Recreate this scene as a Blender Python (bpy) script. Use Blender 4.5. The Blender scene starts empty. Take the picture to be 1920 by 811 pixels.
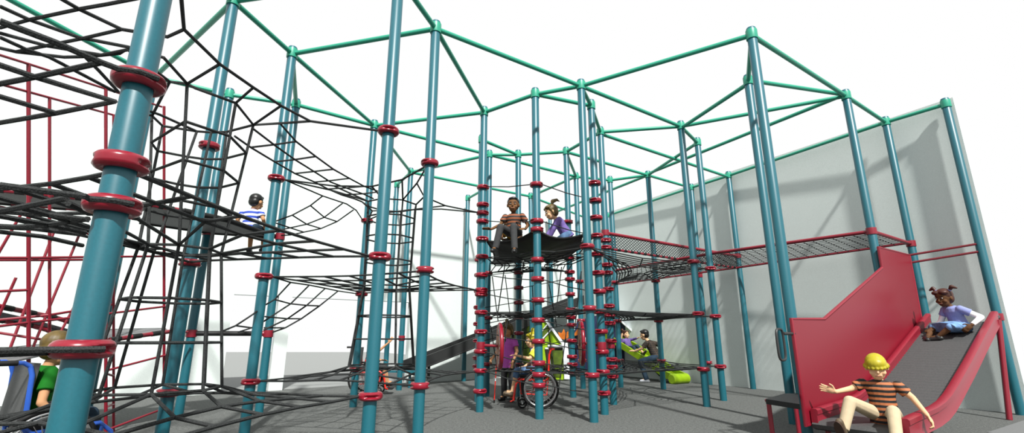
import bpy, math, random
from mathutils import Vector, Matrix, Quaternion
random.seed(4)
D = bpy.data; SC = bpy.context.scene; COL = SC.collection
V = Vector
# ------------------------------------------------------------------ camera (1920x811 frame)
FPX, PITCH, EYE, TOP = 900.55, 0.248439, 1.05, 4.8254
cam = D.objects.new('camera', D.cameras.new('camera')); COL.objects.link(cam)
cam.location = (0, 0, EYE); cam.rotation_euler = (math.pi / 2 + PITCH, 0, 0)
cam.data.sensor_fit = 'HORIZONTAL'; cam.data.sensor_width = 36; cam.data.lens = 36 * FPX / 1920
cam.data.clip_start = 0.02; cam.data.clip_end = 300
SC.camera = cam
FW = V((0, math.cos(PITCH), math.sin(PITCH))); UP = V((0, -math.sin(PITCH), math.cos(PITCH))); EY = V((0, 0, EYE))
def ray(u, v): return FW + V((1, 0, 0)) * ((u - 960) / FPX) - UP * ((v - 405.5) / FPX)
def at(u, v, z):                      # a point of known height read off the survey sheet
    d = ray(u, v); return EY + d * ((z - EYE) / d.z)
def atd(u, v, Z): return EY + ray(u, v) * Z

# ------------------------------------------------------------------ materials
def lin(c):
    return tuple(((x / 255) / 12.92 if x / 255 <= .04045 else ((x / 255 + .055) / 1.055) ** 2.4) for x in c) + (1,)
def mat(name, rgb, rough=.5, metal=0, noise=0, nscale=60, spec=.5, linear=None, bump=0, coat=0):
    m = D.materials.new(name); m.use_nodes = True
    nt = m.node_tree; b = nt.nodes['Principled BSDF']
    c = linear if linear else lin(rgb)
    b.inputs['Roughness'].default_value = rough; b.inputs['Metallic'].default_value = metal
    b.inputs['Specular IOR Level'].default_value = spec; b.inputs['Coat Weight'].default_value = coat
    tc = nt.nodes.new('ShaderNodeTexCoord'); n = nt.nodes.new('ShaderNodeTexNoise')
    n.inputs['Scale'].default_value = nscale; n.inputs['Detail'].default_value = 3
    nt.links.new(tc.outputs['Object'], n.inputs['Vector'])
    mx = nt.nodes.new('ShaderNodeMix'); mx.data_type = 'RGBA'
    k = max(noise, .02)
    mx.inputs['A'].default_value = tuple(x * (1 - k) for x in c[:3]) + (1,)
    mx.inputs['B'].default_value = tuple(min(1, x * (1 + k)) for x in c[:3]) + (1,)
    cr = nt.nodes.new('ShaderNodeMapRange'); cr.inputs['From Min'].default_value = .3; cr.inputs['From Max'].default_value = .7
    nt.links.new(n.outputs['Fac'], cr.inputs['Value']); nt.links.new(cr.outputs['Result'], mx.inputs['Factor'])
    nt.links.new(mx.outputs['Result'], b.inputs['Base Color'])
    if bump:
        bp = nt.nodes.new('ShaderNodeBump'); bp.inputs['Strength'].default_value = bump; bp.inputs['Distance'].default_value = .01
        nt.links.new(n.outputs['Fac'], bp.inputs['Height']); nt.links.new(bp.outputs['Normal'], b.inputs['Normal'])
    return m
def stripes(name, c1, c2, period, duty=.5, axis='Z', rough=.75, wob=.006, c3=None, rot=None):
    m = mat(name, c1, rough); nt = m.node_tree; b = nt.nodes['Principled BSDF']
    tc = nt.nodes.new('ShaderNodeTexCoord'); sp = nt.nodes.new('ShaderNodeSeparateXYZ')
    mp = nt.nodes.new('ShaderNodeMapping')
    if rot: mp.inputs['Rotation'].default_value = rot
    nt.links.new(tc.outputs['Object'], mp.inputs['Vector']); nt.links.new(mp.outputs['Vector'], sp.inputs[0])
    nz = nt.nodes.new('ShaderNodeTexNoise'); nz.inputs['Scale'].default_value = 8
    nt.links.new(tc.outputs['Object'], nz.inputs['Vector'])
    ma = nt.nodes.new('ShaderNodeMath'); ma.operation = 'MULTIPLY_ADD'; ma.inputs[1].default_value = wob * 2
    nt.links.new(nz.outputs['Fac'], ma.inputs[0]); nt.links.new(sp.outputs[axis], ma.inputs[2])
    dv = nt.nodes.new('ShaderNodeMath'); dv.operation = 'DIVIDE'; dv.inputs[1].default_value = period
    nt.links.new(ma.outputs[0], dv.inputs[0])
    fr = nt.nodes.new('ShaderNodeMath'); fr.operation = 'FRACT'; nt.links.new(dv.outputs[0], fr.inputs[0])
    gt = nt.nodes.new('ShaderNodeMath'); gt.operation = 'GREATER_THAN'; gt.inputs[1].default_value = duty
    nt.links.new(fr.outputs[0], gt.inputs[0])
    mx = nt.nodes.new('ShaderNodeMix'); mx.data_type = 'RGBA'
    mx.inputs['A'].default_value = lin(c1); mx.inputs['B'].default_value = lin(c2)
    nt.links.new(gt.outputs[0], mx.inputs['Factor']); nt.links.new(mx.outputs['Result'], b.inputs['Base Color'])
    return m
def plaid(name, c1, c2, period):
    m = mat(name, c1, .8); nt = m.node_tree; b = nt.nodes['Principled BSDF']
    tc = nt.nodes.new('ShaderNodeTexCoord'); sp = nt.nodes.new('ShaderNodeSeparateXYZ'); nt.links.new(tc.outputs['Object'], sp.inputs[0])
    outs = []
    for ax in ('X', 'Y', 'Z'):
        dv = nt.nodes.new('ShaderNodeMath'); dv.operation = 'DIVIDE'; dv.inputs[1].default_value = period; nt.links.new(sp.outputs[ax], dv.inputs[0])
        fr = nt.nodes.new('ShaderNodeMath'); fr.operation = 'FRACT'; nt.links.new(dv.outputs[0], fr.inputs[0])
        gt = nt.nodes.new('ShaderNodeMath'); gt.operation = 'GREATER_THAN'; gt.inputs[1].default_value = .82; nt.links.new(fr.outputs[0], gt.inputs[0]); outs.append(gt)
    mxm = nt.nodes.new('ShaderNodeMath'); mxm.operation = 'MAXIMUM'; nt.links.new(outs[0].outputs[0], mxm.inputs[0]); nt.links.new(outs[2].outputs[0], mxm.inputs[1])
    mx = nt.nodes.new('ShaderNodeMix'); mx.data_type = 'RGBA'; mx.inputs['A'].default_value = lin(c1); mx.inputs['B'].default_value = lin(c2)
    nt.links.new(mxm.outputs[0], mx.inputs['Factor']); nt.links.new(mx.outputs['Result'], b.inputs['Base Color'])
    return m
def blotch(name, c1, c2, c3, sc):
    m = mat(name, c1, .8); nt = m.node_tree; b = nt.nodes['Principled BSDF']
    tc = nt.nodes.new('ShaderNodeTexCoord'); n = nt.nodes.new('ShaderNodeTexVoronoi'); n.inputs['Scale'].default_value = sc
    nt.links.new(tc.outputs['Object'], n.inputs['Vector'])
    cr = nt.nodes.new('ShaderNodeValToRGB'); e = cr.color_ramp; e.interpolation = 'CONSTANT'
    e.elements[0].color = lin(c1); e.elements[1].position = .4; e.elements[1].color = lin(c2); x = e.elements.new(.7); x.color = lin(c3)
    sp = nt.nodes.new('ShaderNodeSeparateColor'); nt.links.new(n.outputs['Color'], sp.inputs[0])
    nt.links.new(sp.outputs[0], cr.inputs[0]); nt.links.new(cr.outputs[0], b.inputs['Base Color'])
    return m
M = {
 'teal': mat('teal paint', 0, .40, 0, .06, 90, .5, linear=(.006, .092, .120, 1)),
 'green': mat('green paint', 0, .4, 0, .05, 60, .5, linear=(.016, .27, .17, 1)),
 'red': mat('red plastic', 0, .26, 0, .06, 60, .5, linear=(.20, .006, .017, 1)),
 'redpipe': mat('red pipe', 0, .4, 0, .06, 60, .5, linear=(.19, .0065, .018, 1)),
 'shadedred': mat('shaded red pipe', 0, .7, 0, .06, 60, .2, linear=(.10, .004, .010, 1)),  # guard rails' unlit undersides, put into a darker red
 'panel': mat('red panel', 0, .38, 0, .10, 220, .4, linear=(.172, .0062, .016, 1)),
 'rope': mat('rope', 0, .85, 0, .55, 160, .2, linear=(.024, .026, .026, 1), bump=.4),
 'black': mat('black rubber', 0, .6, 0, .2, 50, .35, linear=(.006, .0065, .0065, 1)),
 'belt': mat('black belt', 0, .55, 0, .35, 25, .4, linear=(.016, .018, .017, 1)),
 'grey': mat('grey deck', 0, .6, 0, .2, 90, .4, linear=(.055, .057, .057, 1)),
 'deckgrey': mat('deck underside grey', 0, .6, 0, .15, 90, .3, linear=(.12, .122, .125, 1)),
 'dgrey': mat('dark grey metal', 0, .45, 0, .15, 90, .4, linear=(.02, .021, .021, 1)),
 'chrome': mat('chrome', 0, .25, .9, .05, 30, .5, linear=(.55, .56, .56, 1)),
 'tyre': mat('tyre', 0, .7, 0, .1, 50, .3, linear=(.006, .006, .006, 1)),
 'white': mat('white paint', 0, .5, 0, .03, 30, .4, linear=(.62, .65, .68, 1)),
 'lime': mat('lime plastic', 0, .4, 0, .05, 20, .4, linear=(.22, .36, .006, 1)),
 'olive': mat('lime in shade', 0, .6, 0, .3, 8, .3, linear=(.055, .09, .004, 1)),  # lime house's shaded side and dark openings, shade put into the colour
 'navy': mat('navy plastic', 0, .5, 0, .1, 20, .4, linear=(.004, .011, .045, 1)),
 'orange': mat('orange plastic', 0, .5, 0, .1, 20, .4, linear=(.55, .14, .008, 1)),
 'tan': mat('tan face', 0, .6, 0, .5, 30, .3, linear=(.36, .17, .09, 1)),
 'wred': mat('bright red tube', 0, .35, 0, .05, 30, .5, linear=(.62, .02, .01, 1)),
 'wblue': mat('blue tube', 0, .35, 0, .05, 30, .5, linear=(.025, .10, .46, 1)),
 'skinA': mat('fair skin', 0, .75, 0, .04, 12, .15, linear=(.62, .38, .22, 1)),
 'skinB': mat('tan skin', 0, .75, 0, .04, 12, .15, linear=(.40, .21, .105, 1)),
 'skinC': mat('brown skin', 0, .75, 0, .06, 12, .15, linear=(.13, .062, .026, 1)),
 'skinD': mat('dark skin', 0, .75, 0, .06, 12, .15, linear=(.095, .045, .020, 1)),
 'blond': mat('yellow hair', 0, .45, 0, .15, 14, .4, linear=(.33, .28, .008, 1)),
 'brownhair': mat('brown hair', 0, .5, 0, .35, 18, .4, linear=(.085, .055, .011, 1)),
 'auburn': mat('auburn hair', 0, .5, 0, .3, 18, .4, linear=(.045, .012, .006, 1)),
 'blackhair': mat('black hair', 0, .4, 0, .2, 18, .4, linear=(.004, .0038, .0036, 1)),
 'khaki': mat('khaki cloth', 0, .8, 0, .05, 20, .2, linear=(.43, .35, .23, 1)),
 'jeans': mat('blue denim', 0, .85, 0, .3, 9, .2, linear=(.075, .14, .25, 1)),
 'djeans': mat('dark denim', 0, .85, 0, .25, 9, .2, linear=(.018, .035, .055, 1)),
 'charcoal': mat('charcoal cloth', 0, .85, 0, .1, 20, .2, linear=(.035, .036, .037, 1)),
 'skirt': mat('light denim', 0, .85, 0, .45, 9, .2, linear=(.13, .24, .42, 1)),
 'lilac': mat('lilac cloth', 0, .8, 0, .12, 6, .2, linear=(.20, .23, .45, 1)),
 'purple': mat('purple cloth', 0, .8, 0, .06, 20, .2, linear=(.13, .09, .27, 1)),
 'magenta': mat('magenta cloth', 0, .8, 0, .06, 20, .2, linear=(.42, .085, .40, 1)),
 'gcloth': mat('green cloth', 0, .85, 0, .1, 20, .2, linear=(.004, .10, .006, 1)),
 'ycloth': mat('yellow cloth', 0, .85, 0, .05, 20, .2, linear=(.55, .62, .06, 1)),
 'mustard': mat('mustard cloth', 0, .85, 0, .05, 20, .2, linear=(.40, .22, .015, 1)),
 'wcloth': mat('white cloth', 0, .85, 0, .03, 20, .2, linear=(.8, .8, .8, 1)),
 'shoe': mat('black shoe', 0, .4, 0, .1, 20, .4, linear=(.012, .012, .012, 1)),
 'bshoe': mat('brown shoe', 0, .6, 0, .15, 20, .3, linear=(.09, .065, .04, 1)),
 'sole': mat('brown sole', 0, .7, 0, .1, 20, .3, linear=(.05, .027, .018, 1)),
 'gshoe': mat('pale shoe', 0, .6, 0, .1, 20, .3, linear=(.4, .42, .45, 1)),
 'eye': mat('eye white', 0, .3, 0, 0, 10, .5, linear=(.5, .5, .48, 1)),
 'iris': mat('dark iris', 0, .3, 0, 0, 10, .5, linear=(.02, .02, .025, 1)),
 'lip': mat('lip', 0, .5, 0, 0, 10, .3, linear=(.30, .12, .08, 1)),
 'stripeO': stripes('orange black stripe', (158, 92, 52), (8, 8, 9), .047, .5),
 'stripeT': stripes('rust black stripe', (128, 70, 38), (8, 8, 9), .055, .5),
 'stripeB': stripes('blue white stripe', (26, 60, 160), (215, 218, 224), .072, .5),
 'stripeR': stripes('red black stripe', (225, 30, 18), (8, 8, 8), .10, .6),
 'plaid': plaid('dark plaid', (14, 12, 11), (70, 52, 34), .05),
 'floral': blotch('pink floral', (236, 190, 205), (240, 236, 200), (215, 40, 120), 22),
}
def wall_mat(name, c, k, bumpy=.25):
    m = mat(name, 0, .9, 0, k, 130, .1, linear=c, bump=bumpy); return m
M['wall'] = wall_mat('wall render', (.535, .585, .565, 1), .10)
# rubber granulate floor: two grain sizes
m = mat('rubber floor', 0, .95, 0, .5, 85, .1, linear=(.095, .100, .096, 1), bump=.35)
nt = m.node_tree; b = nt.nodes['Principled BSDF']
n2 = nt.nodes.new('ShaderNodeTexNoise'); n2.inputs['Scale'].default_value = 28; n2.inputs['Detail'].default_value = 2
tc = nt.nodes.new('ShaderNodeTexCoord'); nt.links.new(tc.outputs['Object'], n2.inputs['Vector'])
r2 = nt.nodes.new('ShaderNodeMapRange'); r2.inputs['From Min'].default_value = .35; r2.inputs['From Max'].default_value = .65
r2.inputs['To Min'].default_value = .82; r2.inputs['To Max'].default_value = 1.18
nt.links.new(n2.outputs['Fac'], r2.inputs['Value'])
old = b.inputs['Base Color'].links[0].from_socket
vm = nt.nodes.new('ShaderNodeVectorMath'); vm.operation = 'SCALE'
nt.links.new(old, vm.inputs[0]); nt.links.new(r2.outputs['Result'], vm.inputs['Scale']); nt.links.new(vm.outputs[0], b.inputs['Base Color'])
M['floor'] = m
M['concrete'] = mat('outside concrete', 0, .9, 0, .10, 60, .1, linear=(.205, .215, .21, 1))
M['patch'] = mat('pale path', 0, .9, 0, .12, 120, .1, linear=(.15, .155, .155, 1))

# ------------------------------------------------------------------ mesh builder
class MB:
    def __init__(s): s.v = []; s.f = []
    def add(s, vs, fs):
        o = len(s.v); s.v += [tuple(x) for x in vs]; s.f += [tuple(i + o for i in f) for f in fs]; return s
    def box(s, c, d, R=None):
        c = V(c); x, y, z = (k / 2 for k in d)
        vs = [V((a * x, b * y, e * z)) for a in (-1, 1) for b in (-1, 1) for e in (-1, 1)]
        vs = [c + (R @ p if R else p) for p in vs]
        return s.add(vs, [(0, 1, 3, 2), (4, 6, 7, 5), (0, 4, 5, 1), (2, 3, 7, 6), (0, 2, 6, 4), (1, 5, 7, 3)])
    def tube(s, pts, r, n=8, closed=False, caps=True):
        pts = [V(p) for p in pts]; k = len(pts)
        rs = r if isinstance(r, (list, tuple)) else [r] * k
        prev = None; rings = []
        for i, p in enumerate(pts):
            if closed: t = pts[(i + 1) % k] - pts[i - 1]
            else: t = pts[min(i + 1, k - 1)] - pts[max(i - 1, 0)]
            if t.length < 1e-9: t = V((0, 0, 1))
            t.normalize()
            if prev is None:
                a = V((0, 0, 1)) if abs(t.z) < .9 else V((1, 0, 0)); x = t.cross(a).normalized()
            else:
                x = prev - t * prev.dot(t)
                x = x.normalized() if x.length > 1e-6 else t.orthogonal().normalized()
            prev = x; y = t.cross(x)
            rings.append([p + (x * math.cos(2 * math.pi * j / n) + y * math.sin(2 * math.pi * j / n)) * rs[i] for j in range(n)])
        vs = [q for g in rings for q in g]; fs = []
        for i in range(k if closed else k - 1):
            a = i * n; b = ((i + 1) % k) * n
            for j in range(n): fs.append((a + j, a + (j + 1) % n, b + (j + 1) % n, b + j))
        if not closed and caps: fs += [tuple(range(n))[::-1], tuple(range((k - 1) * n, k * n))]
        return s.add(vs, fs)
    def lathe(s, prof, c=(0, 0, 0), n=24, R=None, mod=None, closed=False):
        c = V(c); vs = []; fs = []; k = len(prof)
        for i, (r, z) in enumerate(prof):
            for j in range(n):
                a = 2 * math.pi * j / n; rr = mod(r, z, a) if mod else r
                p = V((rr * math.cos(a), rr * math.sin(a), z)); vs.append(c + (R @ p if R else p))
        for i in range(k if closed else k - 1):
            b = ((i + 1) % k) * n
            for j in range(n): fs.append((i * n + j, i * n + (j + 1) % n, b + (j + 1) % n, b + j))
        if not closed: fs += [tuple(range(n))[::-1], tuple(range((k - 1) * n, k * n))]
        return s.add(vs, fs)
    def ell(s, c, r, R=None, n=16, m=10):
        prof = []; c = V(c); vs = []; fs = []
        for i in range(1, m):
            t = math.pi * i / m
            for j in range(n):
                a = 2 * math.pi * j / n
                p = V((r[0] * math.sin(t) * math.cos(a), r[1] * math.sin(t) * math.sin(a), -r[2] * math.cos(t))); vs.append(c + (R @ p if R else p))
        b = V((0, 0, -r[2])); tp = V((0, 0, r[2])); vs += [c + (R @ b if R else b), c + (R @ tp if R else tp)]
        for i in range(m - 2):
            for j in range(n): fs.append((i * n + j, i * n + (j + 1) % n, (i + 1) * n + (j + 1) % n, (i + 1) * n + j))
        q = (m - 1) * n
        for j in range(n):
            fs.append((q, (j + 1) % n, j)); fs.append((q + 1, (m - 2) * n + j, (m - 2) * n + (j + 1) % n))
        return s.add(vs, fs)
    def cap(s, a, b, ra, rb=None, n=12):                    # tapered limb with round ends
        a = V(a); b = V(b); rb = ra if rb is None else rb
        d = (b - a); L = d.length
        if L < 1e-6: return s.ell(a, (ra,) * 3)
        d /= L; pts = []; rs = []
        for t in (-.97, -.8, -.5, 0): pts.append(a + d * ra * t); rs.append(ra * math.sqrt(1 - t * t))
        for t in (.33, .66): pts.append(a.lerp(b, t)); rs.append(ra + (rb - ra) * t)
        for t in (0, .5, .8, .97): pts.append(b + d * rb * t); rs.append(rb * math.sqrt(1 - t * t))
        return s.tube(pts, rs, n)
    def loft(s, secs, n=18):                                # secs: (centre, lateral vec, front vec) elliptical sections
        vs = []; fs = []; k = len(secs)
        for c, a, b in secs:
            c = V(c); a = V(a); b = V(b)
            for j in range(n):
                t = 2 * math.pi * j / n; vs.append(c + a * math.cos(t) + b * math.sin(t))
        for i in range(k - 1):
            for j in range(n): fs.append((i * n + j, i * n + (j + 1) % n, (i + 1) * n + (j + 1) % n, (i + 1) * n + j))
        fs += [tuple(range(n))[::-1], tuple(range((k - 1) * n, k * n))]
        return s.add(vs, fs)
    def slab(s, poly, th, nrm=None):                        # flat polygon thickened along its normal
        P = [V(p) for p in poly]
        if nrm is None:
            nrm = V((0, 0, 0))
            for i in range(len(P)): nrm += P[i].cross(P[(i + 1) % len(P)])
            nrm.normalize()
        nrm = V(nrm); k = len(P)
        vs = [p + nrm * th / 2 for p in P] + [p - nrm * th / 2 for p in P]
        fs = [tuple(range(k)), tuple(range(2 * k - 1, k - 1, -1))] + [(i, i + k, (i + 1) % k + k, (i + 1) % k) for i in range(k)]
        return s.add(vs, fs)
    def mesh(s, name, m, smooth=True):
        me = D.meshes.new(name); me.from_pydata(s.v, [], s.f); me.update()
        import bmesh
        bm = bmesh.new(); bm.from_mesh(me); bmesh.ops.recalc_face_normals(bm, faces=bm.faces); bm.to_mesh(me); bm.free()
        me.materials.append(M[m] if isinstance(m, str) else m)
        if smooth:
            me.polygons.foreach_set('use_smooth', [True] * len(me.polygons))
            me.set_sharp_from_angle(angle=math.radians(42))
        return me
def obj(name, mb, m, parent=None, smooth=True, label=None):
    me = mb if isinstance(mb, bpy.types.Mesh) else mb.mesh(name, m, smooth)
    o = D.objects.new(name, me); COL.objects.link(o)
    if parent: o.parent = parent
    if label: o['label'] = label
    return o
def tag(o, label, cat, group=None, kind=None):
    if label: o['label'] = label
    if cat: o['category'] = cat
    if group: o['group'] = group
    if kind: o['kind'] = kind
    return o
def empty(name, loc=(0, 0, 0), rz=0):
    o = D.objects.new(name, None); COL.objects.link(o); o.location = loc; o.rotation_euler = (0, 0, rz); o.empty_display_size = .1
    return o
def struct(name, mb, m): return tag(obj(name, mb, m, smooth=False), None, None, kind='structure')
# ------------------------------------------------------------------ light
w = D.worlds.new('white sky'); SC.world = w; w.use_nodes = True
bg = w.node_tree.nodes['Background']; bg.inputs['Color'].default_value = (1, 1, 1, 1); bg.inputs['Strength'].default_value = 1.0
SC.view_settings.view_transform = 'Standard'; SC.view_settings.look = 'None'
sun = D.objects.new('sun', D.lights.new('sun', 'SUN')); COL.objects.link(sun)
sun.data.energy = 7.2; sun.data.angle = math.radians(2.2); sun.data.color = (1, .985, .95)
EL = math.radians(47)
SD = V((-.26 * math.cos(EL), .966 * math.cos(EL), -math.sin(EL)))
sun.rotation_euler = SD.to_track_quat('-Z', 'Y').to_euler()

# ------------------------------------------------------------------ the setting
struct('floor', MB().slab([(-45, -10, -.05), (12, -10, -.05), (9.5, 4.5, -.05), (7.62, 7.22, -.05), (2.75, 16.05, -.05), (-10.6, 39.6, -.05), (-45, 39.6, -.05)], .1), 'floor')
RT = V((-.492, .870, 0)).normalized(); RN = V((-.87, -.492, 0)).normalized()      # right wall: along, facing
LT = V((.811, .585, 0)).normalized(); LN = V((.585, -.811, 0)).normalized()       # left wall
W0 = V((7.335, 7.33, 0)); CRN = V((2.47, 15.92, 0)); L0 = V((-1.36, 13.13, 0)); WH = 4.95
def wallbox(mb, a, b, z0, z1, nrm, th):
    a = V(a); b = V(b)
    q = [a, b, b - nrm * th, a - nrm * th]
    vs = [V((p.x, p.y, z0)) for p in q] + [V((p.x, p.y, z1)) for p in q]
    return mb.add(vs, [(0, 3, 2, 1), (4, 5, 6, 7), (0, 1, 5, 4), (1, 2, 6, 5), (2, 3, 7, 6), (3, 0, 4, 7)])
struct('wall_right', wallbox(MB(), W0 + RT * -.05, CRN + RT * .25, 0, WH, RN, .22), 'wall')
sL = (CRN - L0).dot(LT)
def L(s): return L0 + LT * s
def Ls(x): return (x - L0.x) / LT.x
o1, o2, o3, o4 = Ls(-5.722), Ls(-5.03), Ls(-4.812), Ls(-2.55)
mb = MB(); DH = 1.93
wallbox(mb, L(-16), L(o1), 0, WH, LN, .16); wallbox(mb, L(o2), L(o3), 0, DH, LN, .16); wallbox(mb, L(o4), L(sL), 0, WH, LN, .16)
wallbox(mb, L(o1), L(o4), DH, WH, LN, .16)
struct('wall_left', mb, 'wall')
g0, g1 = L(-40) - LN * .14, L(sL) - LN * .14
struct('trim_2', MB().slab([g0 + V((0, 0, .004)), g1 + V((0, 0, .004)), (-10.7, 39.5, .004), (-44.9, 39.5, .004), (-44.9, -8, .004)], .006), 'concrete')
struct('trim_1', MB().slab([(5.45, 5.95, .004), (6.8, 6.83, .004), (9.0, 5.2, .004), (6.5, 4.2, .004)], .006), 'patch')  # thin slab, paler than the floor around it

# ------------------------------------------------------------------ posts with clamps, collars and bands
PR = .0575
P = {'P0': (-5.34, 6.44), 'PL': (-6.25, 2.9), 'P1': (-1.68, 1.95), 'P2': (-3.22, 4.77), 'P2b': (-4.52, 6.97), 'P3': (-3.01, 5.83), 'P4': (-3.6, 7.305),
     'P5': (-1.22, 4.39), 'P6': (-2.52, 8.115), 'P7': (-.96, 5.28), 'P8': (-2.375, 10.67), 'P9': (-2.925, 11.64), 'P10': (-1.23, 12.85),
     'P11': (-.48, 7.59), 'P12': (-.48, 9.565), 'P13': (-.59, 8.77), 'P14': (.13, 9.56), 'P15': (.37, 6.955), 'P16': (1.13, 9.395), 'P17': (1.54, 10.98),
     'P18': (1.065, 6.695), 'P19': (1.325, 7.345), 'P20': (1.67, 8.405), 'P21': (2.415, 11.255), 'P22': (.51, 12.65), 'P23': (3.245, 10.875),
     'P24': (3.105, 8.155), 'P25': (3.695, 8.915), 'P26': (4.635, 11.86), 'P27': (5.185, 10.91), 'P28': (3.08, 5.41), 'P29': (3.58, 6.555),
     'P30': (5.37, 7.01), 'P31': (6.74, 7.98), 'P32': (7.22, 7.29), 'P34': (3.05, 14.75), 'P35': (2.50, 15.2), 'P36': (1.19, 14.64), 'PX': (-3.25, 2.25)}
def pp(n, z): return V((*P[n], z))
NICK = {'P0': 'post hidden behind the nearest post', 'PL': 'post out of view at far left', 'P1': 'thick nearest post', 'P2': 'post through the left rope tunnel',
        'P2b': 'lower deck post behind the left tunnel', 'P3': 'post right of the striped boy', 'P4': 'deck post beside the striped boy',
        'P5': 'tall post left of centre', 'P6': 'post half hidden behind the tall one', 'P7': 'post between tall one and tower', 'P8': 'back post with a thin bench clamp',
        'P9': 'farthest back left post', 'P10': 'back post crossed by the chute', 'P11': 'left front tower post', 'P12': 'left back tower post',
        'P13': 'tower post peeking from behind', 'P14': 'back tower post behind the seated boy', 'P15': 'middle front tower post', 'P16': 'right back tower post',
        'P17': 'thin post behind the tower', 'P18': 'right front tower post', 'P19': 'laddered tower post with ring arm', 'P20': 'laddered post starting the bridge',
        'P21': 'thin post near the navy house', 'P22': 'thin post behind the purple girl', 'P23': 'post in front of the plaid man', 'P24': 'front post of the right nets',
        'P25': 'second post of the right nets', 'P26': 'wall post behind the right nets', 'P27': 'wall post at mid bridge', 'P28': 'front post at slide foot',
        'P29': 'post just behind slide foot post', 'P30': 'post above the slide panel', 'P31': 'wall post at bridge end', 'P32': 'wall post right of the slide',
        'P34': 'distant wall post near corner', 'P35': 'corner post far behind', 'P36': 'faint post behind purple girl', 'PX': 'out of view post near left'}
LADDER = {'P1': [2.17, 1.59, 1.01]}
RINGS = {'P1': [3.03, 2.17, 1.78, 1.59, 1.01, .57], 'P2': [3.03, 1.78, .56], 'P3': [3.03, 1.78, .57], 'P5': [3.03, 1.78, .57], 'P7': [3.03, 1.78, .575], 'P6': [3.03, 1.77, .57], 'PX': [3.03, 1.78, .57],
 'P11': [3.47, 3.17, 3.03, 2.89, 2.6, 2.31, 2.02, 1.785, 1.72, 1.44, 1.15, .86, .58, .29],
 'P13': [2.45, 2.17, 1.88, 1.59, 1.30, 1.01, .72, .58], 'P15': [3.31, 2.74, 2.61, 2.16, 1.88, 1.58, 1.3, 1.01, .72, .57, .43],
 'P14': [2.59, 2.32, 2.02, 1.73, 1.44, 1.15, .57], 'P16': [3.32, 2.58, 2.31, 2.17, 1.88, 1.59, 1.44, 1.3, 1.01, .72, .58, .43],
 'P19': [3.46, 3.17, 2.89, 2.6, 2.31, 2.02, 1.74, 1.44, 1.15, .86, .58, .29], 'P18': [2.31, 1.45, .58],
 'P20': [2.74, 2.61, 2.3, 2.16, 1.88, 1.59, 1.44, 1.3, 1.01, .71, .59, .44], 'P12': [2.31, 1.44, .58], 'P17': [2.31, 1.44, .58],
 'P24': [2.32, 1.45, .57], 'P25': [2.31, 1.44, .57], 'P23': [2.31, 1.43, .58], 'P21': [2.32, 1.44, .57], 'P26': [.5]}
BANDS = {'P4': [2.58, 1.12], 'P2b': [2.58, 1.12], 'P8': [1.06], 'P11': [.95], 'P19': [.95], 'P20': [2.88, .94], 'P30': [2.6], 'P31': [2.6], 'P27': [2.88], 'P32': [1.36], 'P26': [2.56]}
CENT = {'P1': (-2.45, 3.4), 'P5': (-2.45, 3.4), 'P2': (-2.45, 3.4), 'P3': (-1.74, 6.7), 'P7': (-1.74, 6.7), 'P6': (-1.74, 6.7), 'P24': (2.5, 9.1), 'P25': (2.5, 9.1), 'P23': (2.5, 9.1), 'P21': (2.5, 9.1)}
def clamp_mod(r, z, a):
    if r < .07: return r
    k = min(1, 1.6 * max(0, math.cos(2 * a))) ** 1.4                     # rope slots on two opposite sides
    g = math.exp(-(z / .012) ** 4)
    return r - .024 * k * g
cl_me = MB().lathe([(PR - .003, -.030), (.078, -.036), (.092, -.030), (.100, -.020), (.103, -.0135), (.1035, -.009), (.104, 0), (.1035, .009), (.103, .0135), (.100, .020), (.092, .030), (.078, .036), (PR - .003, .030)], n=64, mod=clamp_mod, closed=True).mesh('clamp', 'red')
bd_me = MB().lathe([(PR - .003, -.05), (.068, -.05), (.0685, -.045), (.0685, .045), (.068, .05), (PR - .003, .05)], n=24, closed=True).mesh('band', 'redpipe')
tc_me = MB().lathe([(PR - .003, -.065), (.068, -.065), (.0695, -.058), (.0695, .058), (.068, .065), (PR - .003, .065)], n=24, closed=True).mesh('top_collar', 'green')
tb_me = MB().lathe([(PR, 0), (PR, 4.915), (PR - .006, 4.925), (.01, 4.928)], n=28).mesh('tube', 'teal')
POSTS = {}
for k, (x, y) in P.items():
    t = empty('support_post', (x, y, 0))
    tag(t, 'teal steel support post, ' + NICK[k], 'post', 'teal support posts')
    POSTS[k] = t
    obj('tube', tb_me, None, t)
    c = obj('top_collar', tc_me, None, t); c.location = (0, 0, TOP); c['label'] = 'green collar below the post top'
    cx, cy = CENT.get(k, (.45, 8.2)); a0 = math.atan2(cy - y, cx - x) + math.pi / 2
    for i, z in enumerate(RINGS.get(k, [])):
        c = obj('clamp', cl_me, None, t); c.location = (0, 0, z); c.rotation_euler = (0, 0, a0 + random.uniform(-.5, .5)); c['label'] = 'red rope clamp ring'
    for z in BANDS.get(k, []):
        c = obj('band', bd_me, None, t); c.location = (0, 0, z); c['label'] = 'flat red band'
mb = MB()
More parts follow.
